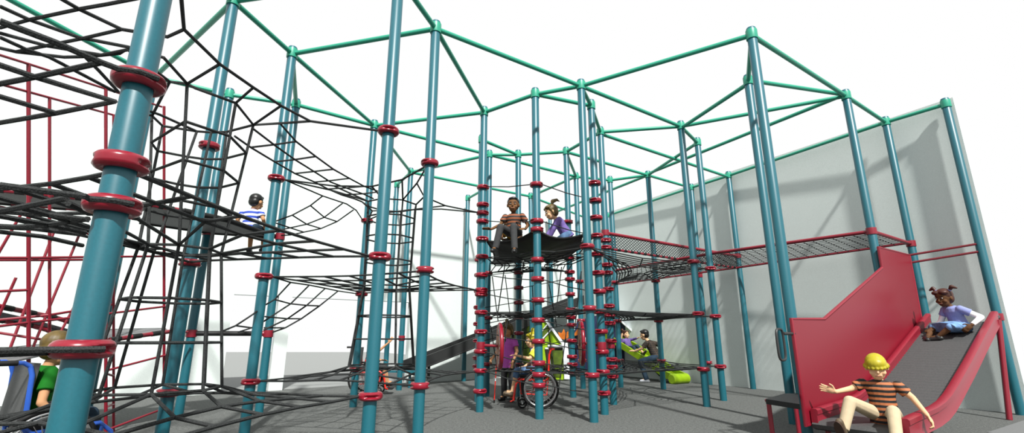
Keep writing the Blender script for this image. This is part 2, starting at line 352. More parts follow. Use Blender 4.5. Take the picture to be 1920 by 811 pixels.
BEAMS = ['P2 P0', 'P0 PL', 'P0 P2b', 'P2 P3', 'P2 P5', 'P5 P7', 'P3 P7', 'P3 P6', 'P3 P4', 'P4 P2b', 'P4 P6', 'P6 P11', 'P6 P12', 'P6 P8', 'P8 P9', 'P8 P12', 'P8 P22',
         'P7 P11', 'P7 P18', 'P11 P15', 'P15 P18', 'P15 P19', 'P18 P19', 'P19 P20', 'P18 P24', 'P18 P28', 'P20 P24', 'P20 P27', 'P16 P20', 'P16 P23', 'P16 P17', 'P12 P14',
         'P14 P16', 'P13 P14', 'P12 P17', 'P17 P21', 'P21 P23', 'P17 P22', 'P22 P35', 'P23 P36', 'P24 P29', 'P24 P30', 'P24 P25', 'P23 P30', 'P25 P23', 'P23 P26', 'P26 P27',
         'P27 P31', 'P31 P32', 'P26 P34', 'P34 P35', 'P28 P29', 'P28 P30', 'P29 P30', 'P30 P31', 'P1 P5', 'P1 PX', 'P2 PX']
BN = {'P0': 'post hiding behind nearest post', 'PL': 'far left edge', 'P1': 'nearest post', 'P2': 'left tunnel post', 'P2b': 'lower deck post', 'P3': 'post right of striped boy', 'P4': 'upper deck end post',
      'P5': 'tall post', 'P6': 'post behind tall one', 'P7': 'post before tower', 'P8': 'thin band post', 'P9': 'farthest back left post', 'P10': 'chute post', 'P11': 'tower front left post', 'P12': 'tower back left post',
      'P13': 'hidden tower post', 'P14': 'tower back centre post', 'P15': 'tower middle post', 'P16': 'tower back right post', 'P17': 'thin post behind tower', 'P18': 'tower front right post', 'P19': 'ring arm post',
      'P20': 'bridge start post', 'P21': 'navy house post', 'P22': 'thin post near purple girl', 'P23': 'plaid man post', 'P24': 'right nets front post', 'P25': 'right nets second post', 'P26': 'right nets wall post',
      'P27': 'mid bridge wall post', 'P28': 'slide foot post', 'P29': 'post behind slide foot', 'P30': 'slide panel post', 'P31': 'bridge end wall post', 'P32': 'last right wall post', 'P34': 'far wall post',
      'P35': 'corner post', 'P36': 'faint far post', 'PX': 'near left edge'}
for bnm in BEAMS:
    a, b = bnm.split(); dz = {'P23 P30': .034, 'P20 P27': -.034, 'P24 P29': -.034, 'P29 P30': .02}.get(bnm, 0); A = pp(a, TOP + dz); B = pp(b, TOP + dz); d = (B - A).normalized()
    ml = .032
    o = obj('overhead_pipe', MB().tube([A + d * .06, B - d * .06], ml, 12), 'green')
    tag(o, f'green pipe, {BN[a]} to {BN[b]}', 'pipe', 'green overhead pipes')
A = pp('P10', TOP); Q = pp('P8', TOP).lerp(pp('P22', TOP), .60); d = (Q - A).normalized()
tag(obj('overhead_pipe', MB().tube([A + d * .06, Q], .032, 12), 'green'), 'short green overhead pipe at the back post crossed by the chute', 'pipe', 'green overhead pipes')

# ------------------------------------------------------------------ rope nets
RR = .0115
def ropes(name, label, lines, r=RR, cat='net', group=None, n=6):
    m = MB()
    for l in lines:
        if len(l) > 1: m.tube(l, r, n)
    return tag(obj(name, m, 'rope'), label, cat, group)
def sagline(a, b, sag, inward, n=8, drop=.0):
    a = V(a); b = V(b); iw = V(inward)
    return [a.lerp(b, t / n) + iw * sag * 4 * (t / n) * (1 - t / n) - V((0, 0, drop * 4 * (t / n) * (1 - t / n))) for t in range(n + 1)]
def clampside(n, z, to):
    d = V((to[0] - P[n][0], to[1] - P[n][1], 0)).normalized(); return pp(n, z) + d * .085
def module(names, zs, n, sag, C, zc, rt, hole):
    """square-mesh net hung between four posts, with a rope octagon opening in the middle"""
    cs = [clampside(k, z, C) for k, z in zip(names, zs)]
    ce = V((C[0], C[1], zc)); E = []
    for i in range(4):
        a, b = cs[i], cs[(i + 1) % 4]; mid = (a + b) / 2; iw = (V((ce.x, ce.y, mid.z)) - mid).normalized()
        E.append(lambda t, a=a, b=b, iw=iw: a.lerp(b, t) + iw * sag * 4 * t * (1 - t))
    def S(u, v):
        b0, b1, b2, b3 = E[0](u), E[1](v), E[2](1 - u), E[3](1 - v)
        p = b0 * (1 - v) + b2 * v + b3 * (1 - u) + b1 * u - (cs[0] * (1 - u) * (1 - v) + cs[1] * u * (1 - v) + cs[2] * u * v + cs[3] * (1 - u) * v)
        r = math.hypot(u - .5, v - .5) * 2; k = min(1, max(0, 1.25 - r)) ** 1.3
        p.z += (zc - p.z) * k
        # pull grid towards the tunnel
        q = max(0, 1 - r); p.x += (ce.x - p.x) * .12 * q; p.y += (ce.y - p.y) * .12 * q
        return p
    G = [[S(i / n, j / n) for j in range(n + 1)] for i in range(n + 1)]
    h0, h1 = n // 2 - hole, n // 2 + hole
    ring = [(i, h0) for i in range(h0, h1)] + [(h1, j) for j in range(h0, h1)] + [(i, h1) for i in range(h1, h0, -1)] + [(h0, j) for j in range(h1, h0, -1)]
    d0 = G[h0][h0] - ce; a0 = math.atan2(d0.y, d0.x); d1 = G[h0 + 1][h0] - ce
    sg = 1 if d0.x * d1.y - d0.y * d1.x > 0 else -1
    for q, (i, j) in enumerate(ring):
        a = a0 + sg * q * math.pi / 4; G[i][j] = ce + V((math.cos(a), math.sin(a), 0)) * rt
    lines = []
    for i in range(n + 1):
        for dirn in (0, 1):
            cur = []
            for j in range(n + 1):
                a, b = (i, j) if dirn == 0 else (j, i)
                inside = h0 < a < h1 and h0 < b < h1
                if inside:
                    if len(cur) > 1: lines.append(cur)
                    cur = []
                else: cur.append(G[a][b])
            lines.append(cur)
    return lines, [G[i][j] for i, j in ring]
def tunnel(name, label, low, mid, top, hoops1, hoops2, r1):
    """rope tube: one vertical per octagon node, with hoops"""
    ce = sum(mid, V()) / len(mid)
    lines = []
    for i in range(len(mid)):
        lines.append([low[i], (low[i] * .55 + mid[i] * .45), mid[i]]); lines.append([mid[i], mid[i] * .5 + top[i] * .5, top[i]])
    for hs, A, B in ((hoops1, low, mid), (hoops2, mid, top)):
        for h in hs:
            q = [A[i].lerp(B[i], h) for i in range(len(A))]; lines.append(q + q[:1])
    return ropes(name, label, lines, RR, 'tunnel', None)
C1 = (-2.68, 3.84); C2 = (-1.74, 6.72)
M1 = ('P1', 'P5', 'P2', 'PX'); M2 = ('P3', 'P7', 'P11', 'P6')
lo1, r_lo1 = module(M1, (.57,) * 4, 6, .06, C1, .68, .42, 1)
mi1, r_mi1 = module(M1, (1.78,) * 4, 6, .10, C1, 1.74, .28, 1)
up1, r_up1 = module(M1, (3.03,) * 4, 4, .62, C1, 2.98, .36, 1)
lo2, r_lo2 = module(M2, (.57,) * 4, 6, .10, C2, .70, .45, 1)
mi2, r_mi2 = module(M2, (1.78,) * 4, 6, .12, C2, 1.74, .33, 1)
up2, r_up2 = module(M2, (3.03,) * 4, 4, .50, C2, 2.92, .36, 1)
ropes('rope_net', 'lowest black rope net sagging between the nearest post and tall post', lo1, group='left rope nets')
ropes('rope_net', 'middle height black rope net just below the striped boy', mi1, group='left rope nets')
ropes('rope_net', 'lowest black rope net left of the tower, around the back wheelchair', lo2, group='left rope nets')
ropes('rope_net', 'middle height black rope net between the tall post and the tower', mi2, group='left rope nets')
ropes('rope_net', 'topmost open rope net beside the tall post left of the tower', up2, group='left rope nets')
# top net of the near module, as surveyed
def T(l, z=3.0): return [at(p[0], p[1], p[2] if len(p) > 2 else z) for p in l]
e5 = clampside('P5', 3.03, (-2.4, 4.2))
tops = [[e5] + T([(582, 227), (527, 198), (475, 164), (412, 120), (345, 55), (338, -25)]),
        T([(0, 12), (55, 37), (148, 70), (240, 88), (307, 108), (351, 157)]), T([(0, 52), (55, 37), (148, 17), (200, 8), (262, -4)]),
        T([(108, -6), (148, 17), (228, 55), (314, 69), (345, 55)]), T([(30, 97), (155, 72), (228, 55)]), T([(0, 62), (88, 86), (190, 103), (240, 93)]),
        T([(0, 90), (30, 97), (120, 107), (165, 106), (225, 100), (240, 93), (318, 153), (351, 157)]), T([(0, 70), (48, 92), (92, 107), (140, 132), (216, 172)], 2.9), T([(160, 107), (185, 132), (222, 172)], 2.9),
        T([(412, 120), (351, 157), (366, 165), (442, 193), (475, 234), (525, 231), (582, 227)]), T([(475, 164), (442, 193)]), T([(527, 198), (475, 234)]), T([(475, 234), (425, 247), (396, 248), (369, 246), (305, 236), (285, 217), (318, 153)]), T([(369, 246), (300, 215), (230, 190)]), T([(285, 217), (240, 200)])]
ropes('rope_net', 'topmost wide rope net over the left tunnel, upper left corner', tops, group='left rope nets')
ladder = [T([(525, 231), (555, 265), (592, 293), (625, 317), (655, 334), (683, 349), (708, 358)]), T([(473, 240), (515, 272), (553, 299), (590, 322), (620, 341), (652, 353), (683, 364), (700, 372)], 2.96),
          T([(440, 255), (470, 276), (515, 303), (553, 325), (590, 341), (615, 354), (640, 365), (663, 372)], 2.92)]
for a, b, c in (((470, 276), (513, 271), (555, 265)), ((515, 303), (552, 299), (592, 293)), ((553, 325), (590, 321), (625, 317)), ((590, 341), (622, 338), (655, 334)), ((615, 354), (650, 352), (683, 349)), ((640, 365), (680, 363), (705, 360))):
    ladder.append([at(*a, 2.92), at(*b, 2.96), at(*c, 3.0)])
ropes('rope_bridge', 'narrow rope ladder strip running between the two rope tunnels', ladder, .010, 'bridge')
t1top = T([(351, 157), (442, 193), (475, 234), (425, 247), (396, 248), (369, 246), (305, 236), (285, 217)])
tunnel('rope_tunnel', 'left hanging rope tunnel with square mesh between nets', r_lo1, r_mi1, t1top, (.32, .62), (.27, .52, .76), .3)
tunnel('rope_tunnel', 'right hanging rope tunnel behind the tall post', r_lo2, r_mi2, r_up2, (.33, .62), (.3, .58, .82), .3)
# small stack of nets attached to the nearest post, leaving the frame at the left
p1 = lambda z, dx, dy: V((P['P1'][0] + dx, P['P1'][1] + dy, z))
RING_FRONT = ((.103, -.023), (.070, -.082), (-.008, -.108))
def from_post(z, l): return [p1(z, *q) for q in RING_FRONT] + T(l, z)
ropes('rope_net', 'rope net at left edge tied to topmost clamp of nearest post', [from_post(2.17, [(190, 117), (105, 80), (0, 40)]), T([(190, 117), (62, 145), (-30, 163)], 2.17), T([(-30, 112), (62, 143), (215, 190), (105, 212), (-30, 235)], 2.17), T([(-30, 172), (105, 212)], 2.17)], group='left rope nets', r=.0125)
ropes('rope_net', 'rope net at left edge tied to third clamp of nearest post', [from_post(1.59, [(160, 368), (0, 347)]), T([(125, 371), (40, 388), (-30, 401)], 1.59), T([(-30, 394), (90, 402), (168, 412)], 1.59), T([(128, 381), (168, 400)], 1.59),
       T([(-30, 422), (30, 425), (90, 421), (165, 410)], 1.59), T([(45, 390), (100, 405), (165, 425)], 1.59), T([(-30, 431), (80, 443), (155, 460)], 1.59), T([(-30, 424), (60, 428), (160, 440)], 1.59), T([(-30, 400), (90, 420), (160, 436)], 1.59)], group='left rope nets', r=.0125)
ropes('rope_net', 'level rope pair at left edge crossing the lowest clamp of nearest post', [[p1(1.01, *q) for q in RING_FRONT] + [p1(1.005, -.4, -.2), p1(.99, -1.2, -.3)], [p1(1.0, -.05, -.09), p1(.985, -.45, -.15), p1(.975, -1.2, -.2)]], group='left rope nets', r=.0135)
# sloping ramp nets from the decks
ropes('ramp_net', 'curved upper rope ramp rising right from the deck behind the striped boy',
      [[pp('P3', 3.03) + V((.08, .04, 0))] + T([(570, 352), (605, 367), (650, 382), (668, 394)], 3.0) + [pp('P6', 3.03) + V((-.06, -.06, 0))],
       T([(605, 367, 3), (582, 385, 2.88), (548, 403, 2.74), (515, 415, 2.62)]), T([(642, 381, 3), (608, 407, 2.84), (575, 420, 2.72), (520, 432, 2.62)]), T([(663, 393, 3), (632, 415, 2.82), (602, 428, 2.7), (545, 440, 2.58), (527, 441, 2.56)]),
       T([(582, 385, 2.88), (608, 407, 2.84), (632, 415, 2.82)]), T([(548, 403, 2.74), (575, 420, 2.72), (602, 428, 2.7)]), T([(515, 417, 2.62), (545, 427, 2.62), (570, 435, 2.62)])], .010)
ropes('ramp_net', 'curved lower rope ramp rising right from the long black bar',
      [[pp('P3', 1.78) + V((.08, .04, 0))] + T([(545, 529), (580, 534), (610, 540), (634, 545)], 1.75) + [pp('P6', 1.77) + V((-.06, -.06, 0))],
       T([(545, 529, 1.75), (515, 561, 1.52), (496, 572, 1.44), (474, 589, 1.32), (442, 610, 1.19), (418, 620, 1.12)]), T([(580, 534, 1.75), (545, 569, 1.48), (496, 601, 1.26), (472, 614, 1.18), (447, 622, 1.12)]),
       T([(610, 540, 1.75), (575, 572, 1.46), (539, 597, 1.3), (495, 618, 1.14)]), T([(634, 545, 1.75), (599, 573, 1.46), (565, 597, 1.3), (535, 614, 1.17), (512, 622, 1.13)]),
       T([(515, 561, 1.52), (545, 569, 1.48), (575, 572, 1.46), (599, 573, 1.46)]), T([(497, 593, 1.3), (539, 597, 1.3), (565, 597, 1.3)]), T([(495, 614, 1.17), (535, 614, 1.17)]), T([(442, 610, 1.19), (472, 614, 1.18)])], .010)
# spider-web nets: tower rooms and the right-hand room
def web(names, z, ce, loops, spokes, dip, inner, scal=.16):
    cs = [clampside(k, z, ce) for k in names]; c = V((ce[0], ce[1], z - dip)); k = len(cs); rim = []
    for i in range(k):
        a, b = cs[i], cs[(i + 1) % k]; mid = (a + b) / 2; iw = V((c.x - mid.x, c.y - mid.y, 0)) * scal
        for s in range(spokes): t = s / spokes; rim.append(a.lerp(b, t) + iw * 4 * t * (1 - t))
    lines = [rim + rim[:1]]
    for p in rim: lines.append([p, p.lerp(c, .5) - V((0, 0, dip * .25)), p.lerp(c, inner)])
    for l in range(1, loops + 1):
        f = inner * l / loops; q = [p.lerp(c, f) - V((0, 0, dip * f * (1 - f))) for p in rim]; lines.append(q + q[:1])
    return lines
for z, nm in ((.575, 'lowest'), (1.44, 'middle'), (2.31, 'topmost')):
    ropes('web_net', f'{nm} spider web rope net inside the tower', web(('P11', 'P15', 'P18', 'P19', 'P16', 'P14', 'P12'), z, (.4, 8.25), 4, 2, .03, .74), .0095, group='tower web nets')
    ropes('web_net', f'{nm} spider web rope net in the right hand room beside the tower', web(('P20', 'P18', 'P24', 'P25', 'P23', 'P21'), z, (2.35, 8.9), 5, 2, (.02 if z > 1 else .07), .70), .0105, group='right web nets')
# ropes spiralling round the tower, one object each
ORD = ('lowest', 'second lowest', 'third lowest', 'fourth lowest', 'fifth lowest', 'third highest', 'second highest', 'highest')
for i, z in enumerate((.58, .86, 1.15, 1.44, 1.72, 2.02, 2.89, 3.47)):
    a = pp('P11', z) + V((.07, -.05, 0)); b = pp('P15', z - .145) + V((-.07, .03, 0)); b2 = pp('P15', z - .145) + V((.08, .02, 0)); e = pp('P19', z - .29) + V((-.07, -.05, 0))
    ropes('guard_rope', ORD[i] + ' thin rope from left front tower post to middle front post', [[a, a.lerp(b, .5) - V((0, 0, .02)), b]], .008, 'rope', 'tower guard ropes')
    ropes('guard_rope', ORD[i] + ' thin rope from middle front tower post to ring arm post', [[b2, b2.lerp(e, .5) - V((0, 0, .02)), e]], .008, 'rope', 'tower guard ropes')
for i, z in enumerate((.86, 1.15, 1.44, 1.73, 2.02, 2.32)):
    ropes('guard_rope', ORD[i] + ' thin rope rising to the back centre tower post from its left', [[pp('P13', z - .145) + V((.06, .04, 0)), pp('P14', z) + V((-.07, -.03, 0))]], .008, 'rope', 'tower guard ropes')
    ropes('guard_rope', ORD[i] + ' thin rope rising from back centre tower post to back right', [[pp('P14', z) + V((.08, 0, 0)), pp('P16', z + .15) + V((-.08, 0, 0))]], .008, 'rope', 'tower guard ropes')
hang = []
for (u0, v0, y0), (u1, v1, y1) in (((948, 487, 7.5), (933, 588, 7.9)), ((923, 518, 7.6), (934, 602, 7.7)), ((947, 515, 8.6), (957, 596, 8.6)), ((982, 490, 7.6), (970, 590, 7.9)), ((998, 536, 8.6), (1002, 610, 8.6)), ((952, 597, 7.5), (938, 690, 7.5)), ((987, 600, 7.5), (975, 700, 7.5)),
                                   ((1053, 500, 7.6), (1040, 605, 7.7)), ((1090, 508, 7.4), (1078, 612, 7.6)), ((1029, 532, 8.4), (1044, 612, 8.4)), ((920, 610, 8.0), (932, 690, 8.0)), ((945, 602, 8.5), (948, 640, 8.5)), ((1062, 620, 8.2), (1048, 726, 7.4)), ((1028, 618, 8.6), (1040, 700, 8.4))):
    def ay(u, v, y): d = ray(u, v); return EY + d * (y / d.y)
    hang.append([ay(u0, v0, y0), ay(u1, v1, y1)])
for i, l in enumerate(hang):
    hp = ('left front post', 'left front post', 'left front post', 'left front post', 'left front post', 'cane girl', 'wheelchair girl', 'middle front post, right side', 'right front post', 'right front post', 'left front post, low down', 'cane girl', 'right front post, low down', 'green house door')[i]
    ropes('climbing_rope', 'slanting rope hanging inside the tower beside the ' + hp, [l], .009, 'rope', 'tower climbing ropes')
# ------------------------------------------------------------------ red pipe frame and striped decks, far left
def cm(X, up, Z): return EY + V((X, 0, 0)) + UP * up + FW * Z            # frame leans with the incline
fr = empty('pipe_climber', cm(-4.55, -1.75, 5.39)); tag(fr, 'leaning red pipe climbing frame with diagonal rails behind the nearest post', 'climbing frame')
def part(name, mb, m, par, label=None, smooth=True):
    o = obj(name, mb, m, par, smooth, label); o.matrix_parent_inverse = Matrix.Translation(-par.location) if par.rotation_euler.z == 0 else par.matrix_basis.inverted(); return o
FRP = [(-4.66, 4.63), (-4.558, 5.39), (-4.455, 6.15)]
def ground_up(X, Z):                                                     # camera-up value where the leaning post meets the floor
    return -(EYE + Z * FW.z) / UP.z
for i, (X, Z) in enumerate(FRP):
    part('pipe_post', MB().tube([cm(X, ground_up(X, Z), Z), cm(X, 1.47 - .03 * i, Z)], .0165, 10), 'redpipe', fr)
for X, Z in ((-4.66, 4.84), (-4.645, 5.6)):
    part('pipe_post', MB().tube([cm(X, ground_up(X, Z), Z), cm(X, 1.19, Z)], .0135, 10), 'redpipe', fr)
def dd(l): return [atd(*p) for p in l]
for l in ([(-20, 97, 4.25), (54, 120, 4.63), (197, 166, 5.39), (303, 200, 6.15)], [(-20, 152, 4.3), (93, 183, 4.84), (211, 215, 5.6)], [(-10, 483, 4.4), (54, 483, 4.63), (199, 481, 5.39), (306, 480, 6.15)],
          [(-10, 487, 4.5), (93, 487, 4.84), (213, 486, 5.6)], [(-10, 546, 4.4), (54, 543, 4.63)], [(-10, 612, 4.4), (54, 604, 4.63), (199, 588, 5.39), (309, 574, 6.15)], [(-10, 600, 4.6), (93, 590, 4.84), (213, 570, 5.6)], [(-10, 622, 4.6), (93, 638, 4.84), (213, 655, 5.6)],
          [(200, 694, 5.39), (311, 665, 6.15)], [(199, 806, 5.39), (313, 763, 6.15)], [(200, 700, 5.39), (213, 704, 5.6)], [(200, 762, 5.39), (213, 757, 5.6)], [(-10, 655, 4.4), (70, 660, 4.7)], [(308, 622, 6.15), (352, 622, 6.55)]):
    part('rail', MB().tube(dd(l), .0125, 8), 'redpipe', fr)
for a, b in (((-5, 478, 5.0), (62, 362, 5.2)), ((18, 655, 4.9), (107, 418, 5.4)), ((60, 655, 5.2), (150, 436, 5.7)), ((104, 640, 5.5), (195, 470, 6.0)), ((-5, 598, 5.0), (30, 520, 5.1))):
    part('brace', MB().tube([atd(*a), atd(*b)], .0135, 8), 'redpipe', fr)
for l in ([(-5, 386, 5.3), (40, 395, 5.4), (105, 418, 5.6), (200, 450, 6.0)],): part('rail', MB().tube(dd(l), .0125, 8), 'redpipe', fr)
def striped(par, pts, r, n):
    """one rail, banded red and black along its length"""
    pts = [V(p) for p in pts]; k = 2 * n; P_ = []; R_ = []
    def g(t):
        t *= len(pts) - 1; j = min(int(t), len(pts) - 2); return pts[j].lerp(pts[j + 1], t - j)
    for i in range(k):
        rr = r if i % 2 == 0 else r * 1.16
        P_ += [g((i + .02) / k), g((i + .98) / k)]; R_ += [rr, rr]
    o = part('striped_rail', MB().tube(P_, R_, 8), 'redpipe', par, 'rail wrapped in red and black bands')
    o.data.materials.append(M['black'])
    for p in o.data.polygons:
        if (p.index // 8) % 4 == 2 and p.index < 8 * (2 * k - 1): p.material_index = 1
def deck(label, poly, th, stripes_, bars=()):
    e = empty('deck', poly[0]); tag(e, label, 'deck')
    part('deck_panel', MB().slab(poly, th), 'deckgrey', e, smooth=False)
    for l, n in stripes_: striped(e, l, .026, n)
    for l in bars: part('edge_bar', MB().tube(l, .036, 10), 'black', e)
    return e
z = 2.58
dk = [pp('P4', z) + V((-.07, -.02, 0)), pp('P2b', z) + V((.07, .02, 0)), at(262, 415, z), at(286, 384, z), at(345, 395, z), at(425, 412, z), at(494, 436, z)]
deck('upper black deck carrying the boy in striped shirt', dk, .03, [([at(286, 384, z), at(345, 395, z)], 3)], [[dk[0], dk[1]], [at(345, 395, z), at(425, 412, z), at(494, 436, z), dk[0]], [dk[1], dk[2]]])
deck('upper grey bridge deck with striped rails behind the nearest post, left edge', [at(-30, 354, z), at(286, 384, z), at(262, 398, z), at(-30, 380, z)], .02, [([at(-30, 353, z), at(120, 368, z), at(286, 384, z)], 8), ([at(-30, 377, z), at(150, 392, z), at(262, 410, z)], 7)])
lo = [(318, 622, 6.2), (205, 637, 5.45), (100, 660, 4.75), (-20, 688, 4.2), (-20, 655, 5.0), (80, 645, 5.6), (165, 630, 6.1), (205, 617, 6.3), (310, 615, 6.5)]
deck('lower dark ramp deck near the left wheelchair boy', dd(lo), .015, [(dd([(318, 621, 6.2), (205, 637, 5.45)]), 3)])
e = empty('edge_bar', pp('P2b', 1.12)); tag(e, 'long horizontal black bar at the foot of the lower rope ramp', 'bar')
part('bar', MB().tube([pp('P2b', 1.12) + V((.06, .02, 0)), pp('P4', 1.12) + V((-.06, -.02, 0))], .036, 10), 'black', e)
part('end_sleeve', MB().tube([pp('P4', 1.12) + V((-.12, -.045, 0)), pp('P4', 1.12) + V((-.05, -.02, 0))], .039, 10), 'redpipe', e)
deck('narrow sloping walkway with red and black striped rails at left edge', dd([(-20, 580, 5.0), (60, 598, 5.4), (210, 640, 6.3), (215, 650, 6.3), (60, 608, 5.4), (-20, 592, 5.0)]), .02, [(dd([(-20, 570, 4.95), (104, 595, 5.6), (200, 622, 6.2)]), 6), (dd([(-20, 596, 5.05), (60, 610, 5.4), (215, 652, 6.3)]), 6)])

# ------------------------------------------------------------------ tower deck: hung black membrane
tn = ('P11', 'P15', 'P18', 'P19', 'P16', 'P14', 'P12'); ce = V((.42, 8.2, 2.54)); rim = []
zs = {'P11': 2.58, 'P15': 2.66, 'P18': 2.50, 'P19': 2.58, 'P16': 2.58, 'P14': 2.58, 'P12': 2.50}
for i, k in enumerate(tn):
    a = clampside(k, zs[k], ce); k2 = tn[(i + 1) % 7]; b = clampside(k2, zs[k2], ce); mid = (a + b) / 2; iw = V((ce.x - mid.x, ce.y - mid.y, 0)) * .13
    for s in range(6): t = s / 6; rim.append(a.lerp(b, t) + iw * 4 * t * (1 - t) - V((0, 0, .07 * 4 * t * (1 - t))))
vs = []; fs = []; NR = 7
for l in range(NR):
    f = 1 - l / NR
    for p in rim: q = ce.lerp(p, f); q.z = ce.z - .06 + (p.z - ce.z + .06) * f ** 1.7; vs.append(q)
vs.append(ce - V((0, 0, .06))); n = len(rim)
for l in range(NR - 1):
    for j in range(n): fs.append((l * n + j, l * n + (j + 1) % n, (l + 1) * n + (j + 1) % n, (l + 1) * n + j))
for j in range(n): fs.append(((NR - 1) * n + j, (NR - 1) * n + (j + 1) % n, NR * n))
e = empty('belt_deck', ce); tag(e, 'black belt membrane deck hung in the tower under two seated children', 'deck')
o = part('membrane', MB().add(vs, fs), 'belt', e); sm = o.modifiers.new('thick', 'SOLIDIFY'); sm.thickness = .02; sm.offset = 0
part('edge_welt', MB().tube(rim, .017, 8, closed=True), 'black', e)

# ------------------------------------------------------------------ ring panels on arms
def ring_panel(c, nrm, post, label):
    c = V(c); R = V(nrm).normalized().to_track_quat('Z', 'Y').to_matrix(); e = empty('ring_panel', c); tag(e, label, 'play panel', 'ring panels')
    prof = [(.318 + .030 * math.cos(t), .030 * math.sin(t)) for t in [2 * math.pi * i / 12 for i in range(12)]]
    part('rim', MB().lathe(prof, c, 40, R, closed=True), 'red', e)
    part('face', MB().lathe([(.305, .012), (.305, .026), (.02, .026), (.02, .012)], c, 40, R, closed=True), 'tan', e, 'tan printed face disc')
    mb = MB()
    for i in range(10):
        a = -1.2 + i * .27; p = c + R @ V((.25 * math.cos(a), .25 * math.sin(a), .029)); mb.box(p, (.035, .035, .004), R)
    part('marks', mb, 'white', e, 'pale square marks')
    part('hub', MB().lathe([(.05, -.03), (.05, .035), (.02, .04)], c, 16, R), 'redpipe', e)
    a = pp(post, .95); d = (c - a).normalized(); part('arm', MB().tube([a + d * .06, c], .022, 12), 'redpipe', e)
ring_panel((-.185, 7.52, .94), (-.99, -.12, 0), 'P11', 'round red rimmed panel on an arm from the left front tower post')
ring_panel((1.085, 7.75, .98), (-.998, .045, 0), 'P19', 'round red rimmed panel half hidden by the right front tower post')

# ------------------------------------------------------------------ net bridge
br = empty('net_bridge', pp('P27', 2.6)); tag(br, 'high red railed black net bridge running from tower to slide', 'bridge')
def grid(mb, quad, nu, nv, r, diamond=False):
    a, b, c, d = [V(p) for p in quad]
    S = lambda u, v: (a * (1 - u) + b * u) * (1 - v) + (d * (1 - u) + c * u) * v
    if diamond:
        for i in range(-nv, nu):
            for sgn in (1, -1):
                pts = []
                for k in range(nv + 1):
                    u = (i + k) / nu if sgn == 1 else (i + nv - k) / nu
                    if 0 <= u <= 1: pts.append(S(u, k / nv))
                if len(pts) > 1: mb.tube(pts, r, 4, caps=False)
    else:
        for i in range(nu + 1): mb.tube([S(i / nu, 0), S(i / nu, .5), S(i / nu, 1)], r, 4, caps=False)
        for j in range(nv + 1): mb.tube([S(0, j / nv), S(1, j / nv)], r, 4, caps=False)
z = 2.6; E3 = V((2.95, 14.55, z)); nP = lambda k, zz=z: pp(k, zz)
part('top_rail', MB().tube([nP('P20', 2.88), nP('P27', 2.88)], .030, 10), 'redpipe', br)
part('near_rail', MB().tube([nP('P21'), nP('P25') + V((.06, .0, 0)), nP('P30')], .027, 10), 'redpipe', br)
part('end_rail', MB().tube([nP('P30'), nP('P31')], .030, 10), 'redpipe', br)
part('wall_rail', MB().tube([nP('P31') + V((-.1, -.06, 0)), nP('P27') + V((-.1, -.06, 0)), nP('P26') + V((-.1, -.06, 0)), E3], .02, 10), 'redpipe', br)
striped(br, [nP('P20', 2.6), nP('P27', 2.6)], .022, 24)
mb = MB(); grid(mb, (nP('P20', 2.61), nP('P27', 2.61), nP('P27', 2.88), nP('P20', 2.88)), 54, 5, .0065, True); part('side_net', mb, 'rope', br)
mb = MB(); grid(mb, (nP('P30'), nP('P25') + V((.06, 0, 0)), nP('P27') + V((-.1, -.06, 0)), nP('P31') + V((-.1, -.06, 0))), 18, 12, .0062)
grid(mb, (nP('P25') + V((.06, 0, 0)), nP('P21'), E3, nP('P27') + V((-.1, -.06, 0))), 22, 13, .0062); part('floor_net', mb, 'rope', br)

# ------------------------------------------------------------------ slide
ST = V((.81839, .57466, 0)); SN = V((.57466, -.81839, 0)); S0 = V((3.08, 5.41, 0))
def SL(t, off, zz): return S0 + ST * t + SN * off + V((0, 0, zz))
sl = empty('slide', SL(2, .5, 0)); tag(sl, 'wide grey roller slide with red rails and tall red side panel', 'slide')
pan = [(-.2, .2), (-.2, 1.25), (.57, 1.265), (2.66, 2.03), (2.67, 2.33), (3.93, 2.34), (3.87, 1.2), (1.3, .3), (1.0, .22)]
part('side_panel', MB().slab([SL(t, .09, zz) for t, zz in pan], .025), 'panel', sl, 'tall red side panel', False)
part('panel_edge', MB().tube([SL(t, .09, zz) for t, zz in pan], .020, 8, closed=True), 'redpipe', sl)
RP = [(4.0, 1.395), (3.1, 1.09), (2.2, .775), (1.5, .545), (1.22, .46), (.97, .405), (.7, .372), (.4, .355), (.1, .340), (-.12, .325)]
def rail_mb(off, wd):
    prev = None; secs = [(-wd, -.15), (-wd, .02), (-wd * .6, .032), (wd * .6, .032), (wd, .02), (wd, -.02), (wd * .72, -.03), (wd * .72, -.12), (wd, -.15)]
    mb = MB(); vs = []; n = len(secs)
    for t, zz in RP:
        for a, h in secs: vs.append(SL(t, off + a, zz + h))
    fs = [(i * n + j, i * n + (j + 1) % n, (i + 1) * n + (j + 1) % n, (i + 1) * n + j) for i in range(len(RP) - 1) for j in range(n)] + [tuple(range(n)), tuple(range((len(RP) - 1) * n, len(RP) * n))]
    return mb.add(vs, fs)
part('side_rail', rail_mb(.15, .035), 'redpipe', sl, 'red rail along the panel'); part('side_rail', rail_mb(.90, .042), 'redpipe', sl, 'outer red rail')
def bedz(t):
    for (t1, z1), (t0, z0) in zip(RP, RP[1:]):
        if t0 <= t <= t1: return z0 + (z1 - z0) * (t - t0) / (t1 - t0) - .085
    return RP[0][1] - .085 if t > 4 else RP[-1][1] - .085
vs = []; k = 0; t = 3.92
while t > .55:
    for ph in range(7): tt = t - .0117 * ph; hgt = .020 * math.sin(math.pi * ph / 6) ** .6; vs += [SL(tt, .17, bedz(tt) + hgt - .01), SL(tt, .875, bedz(tt) + hgt - .01)]; k += 1
    t -= .080
mb = MB().add(vs, [(2 * i, 2 * i + 1, 2 * i + 3, 2 * i + 2) for i in range(k - 1)])
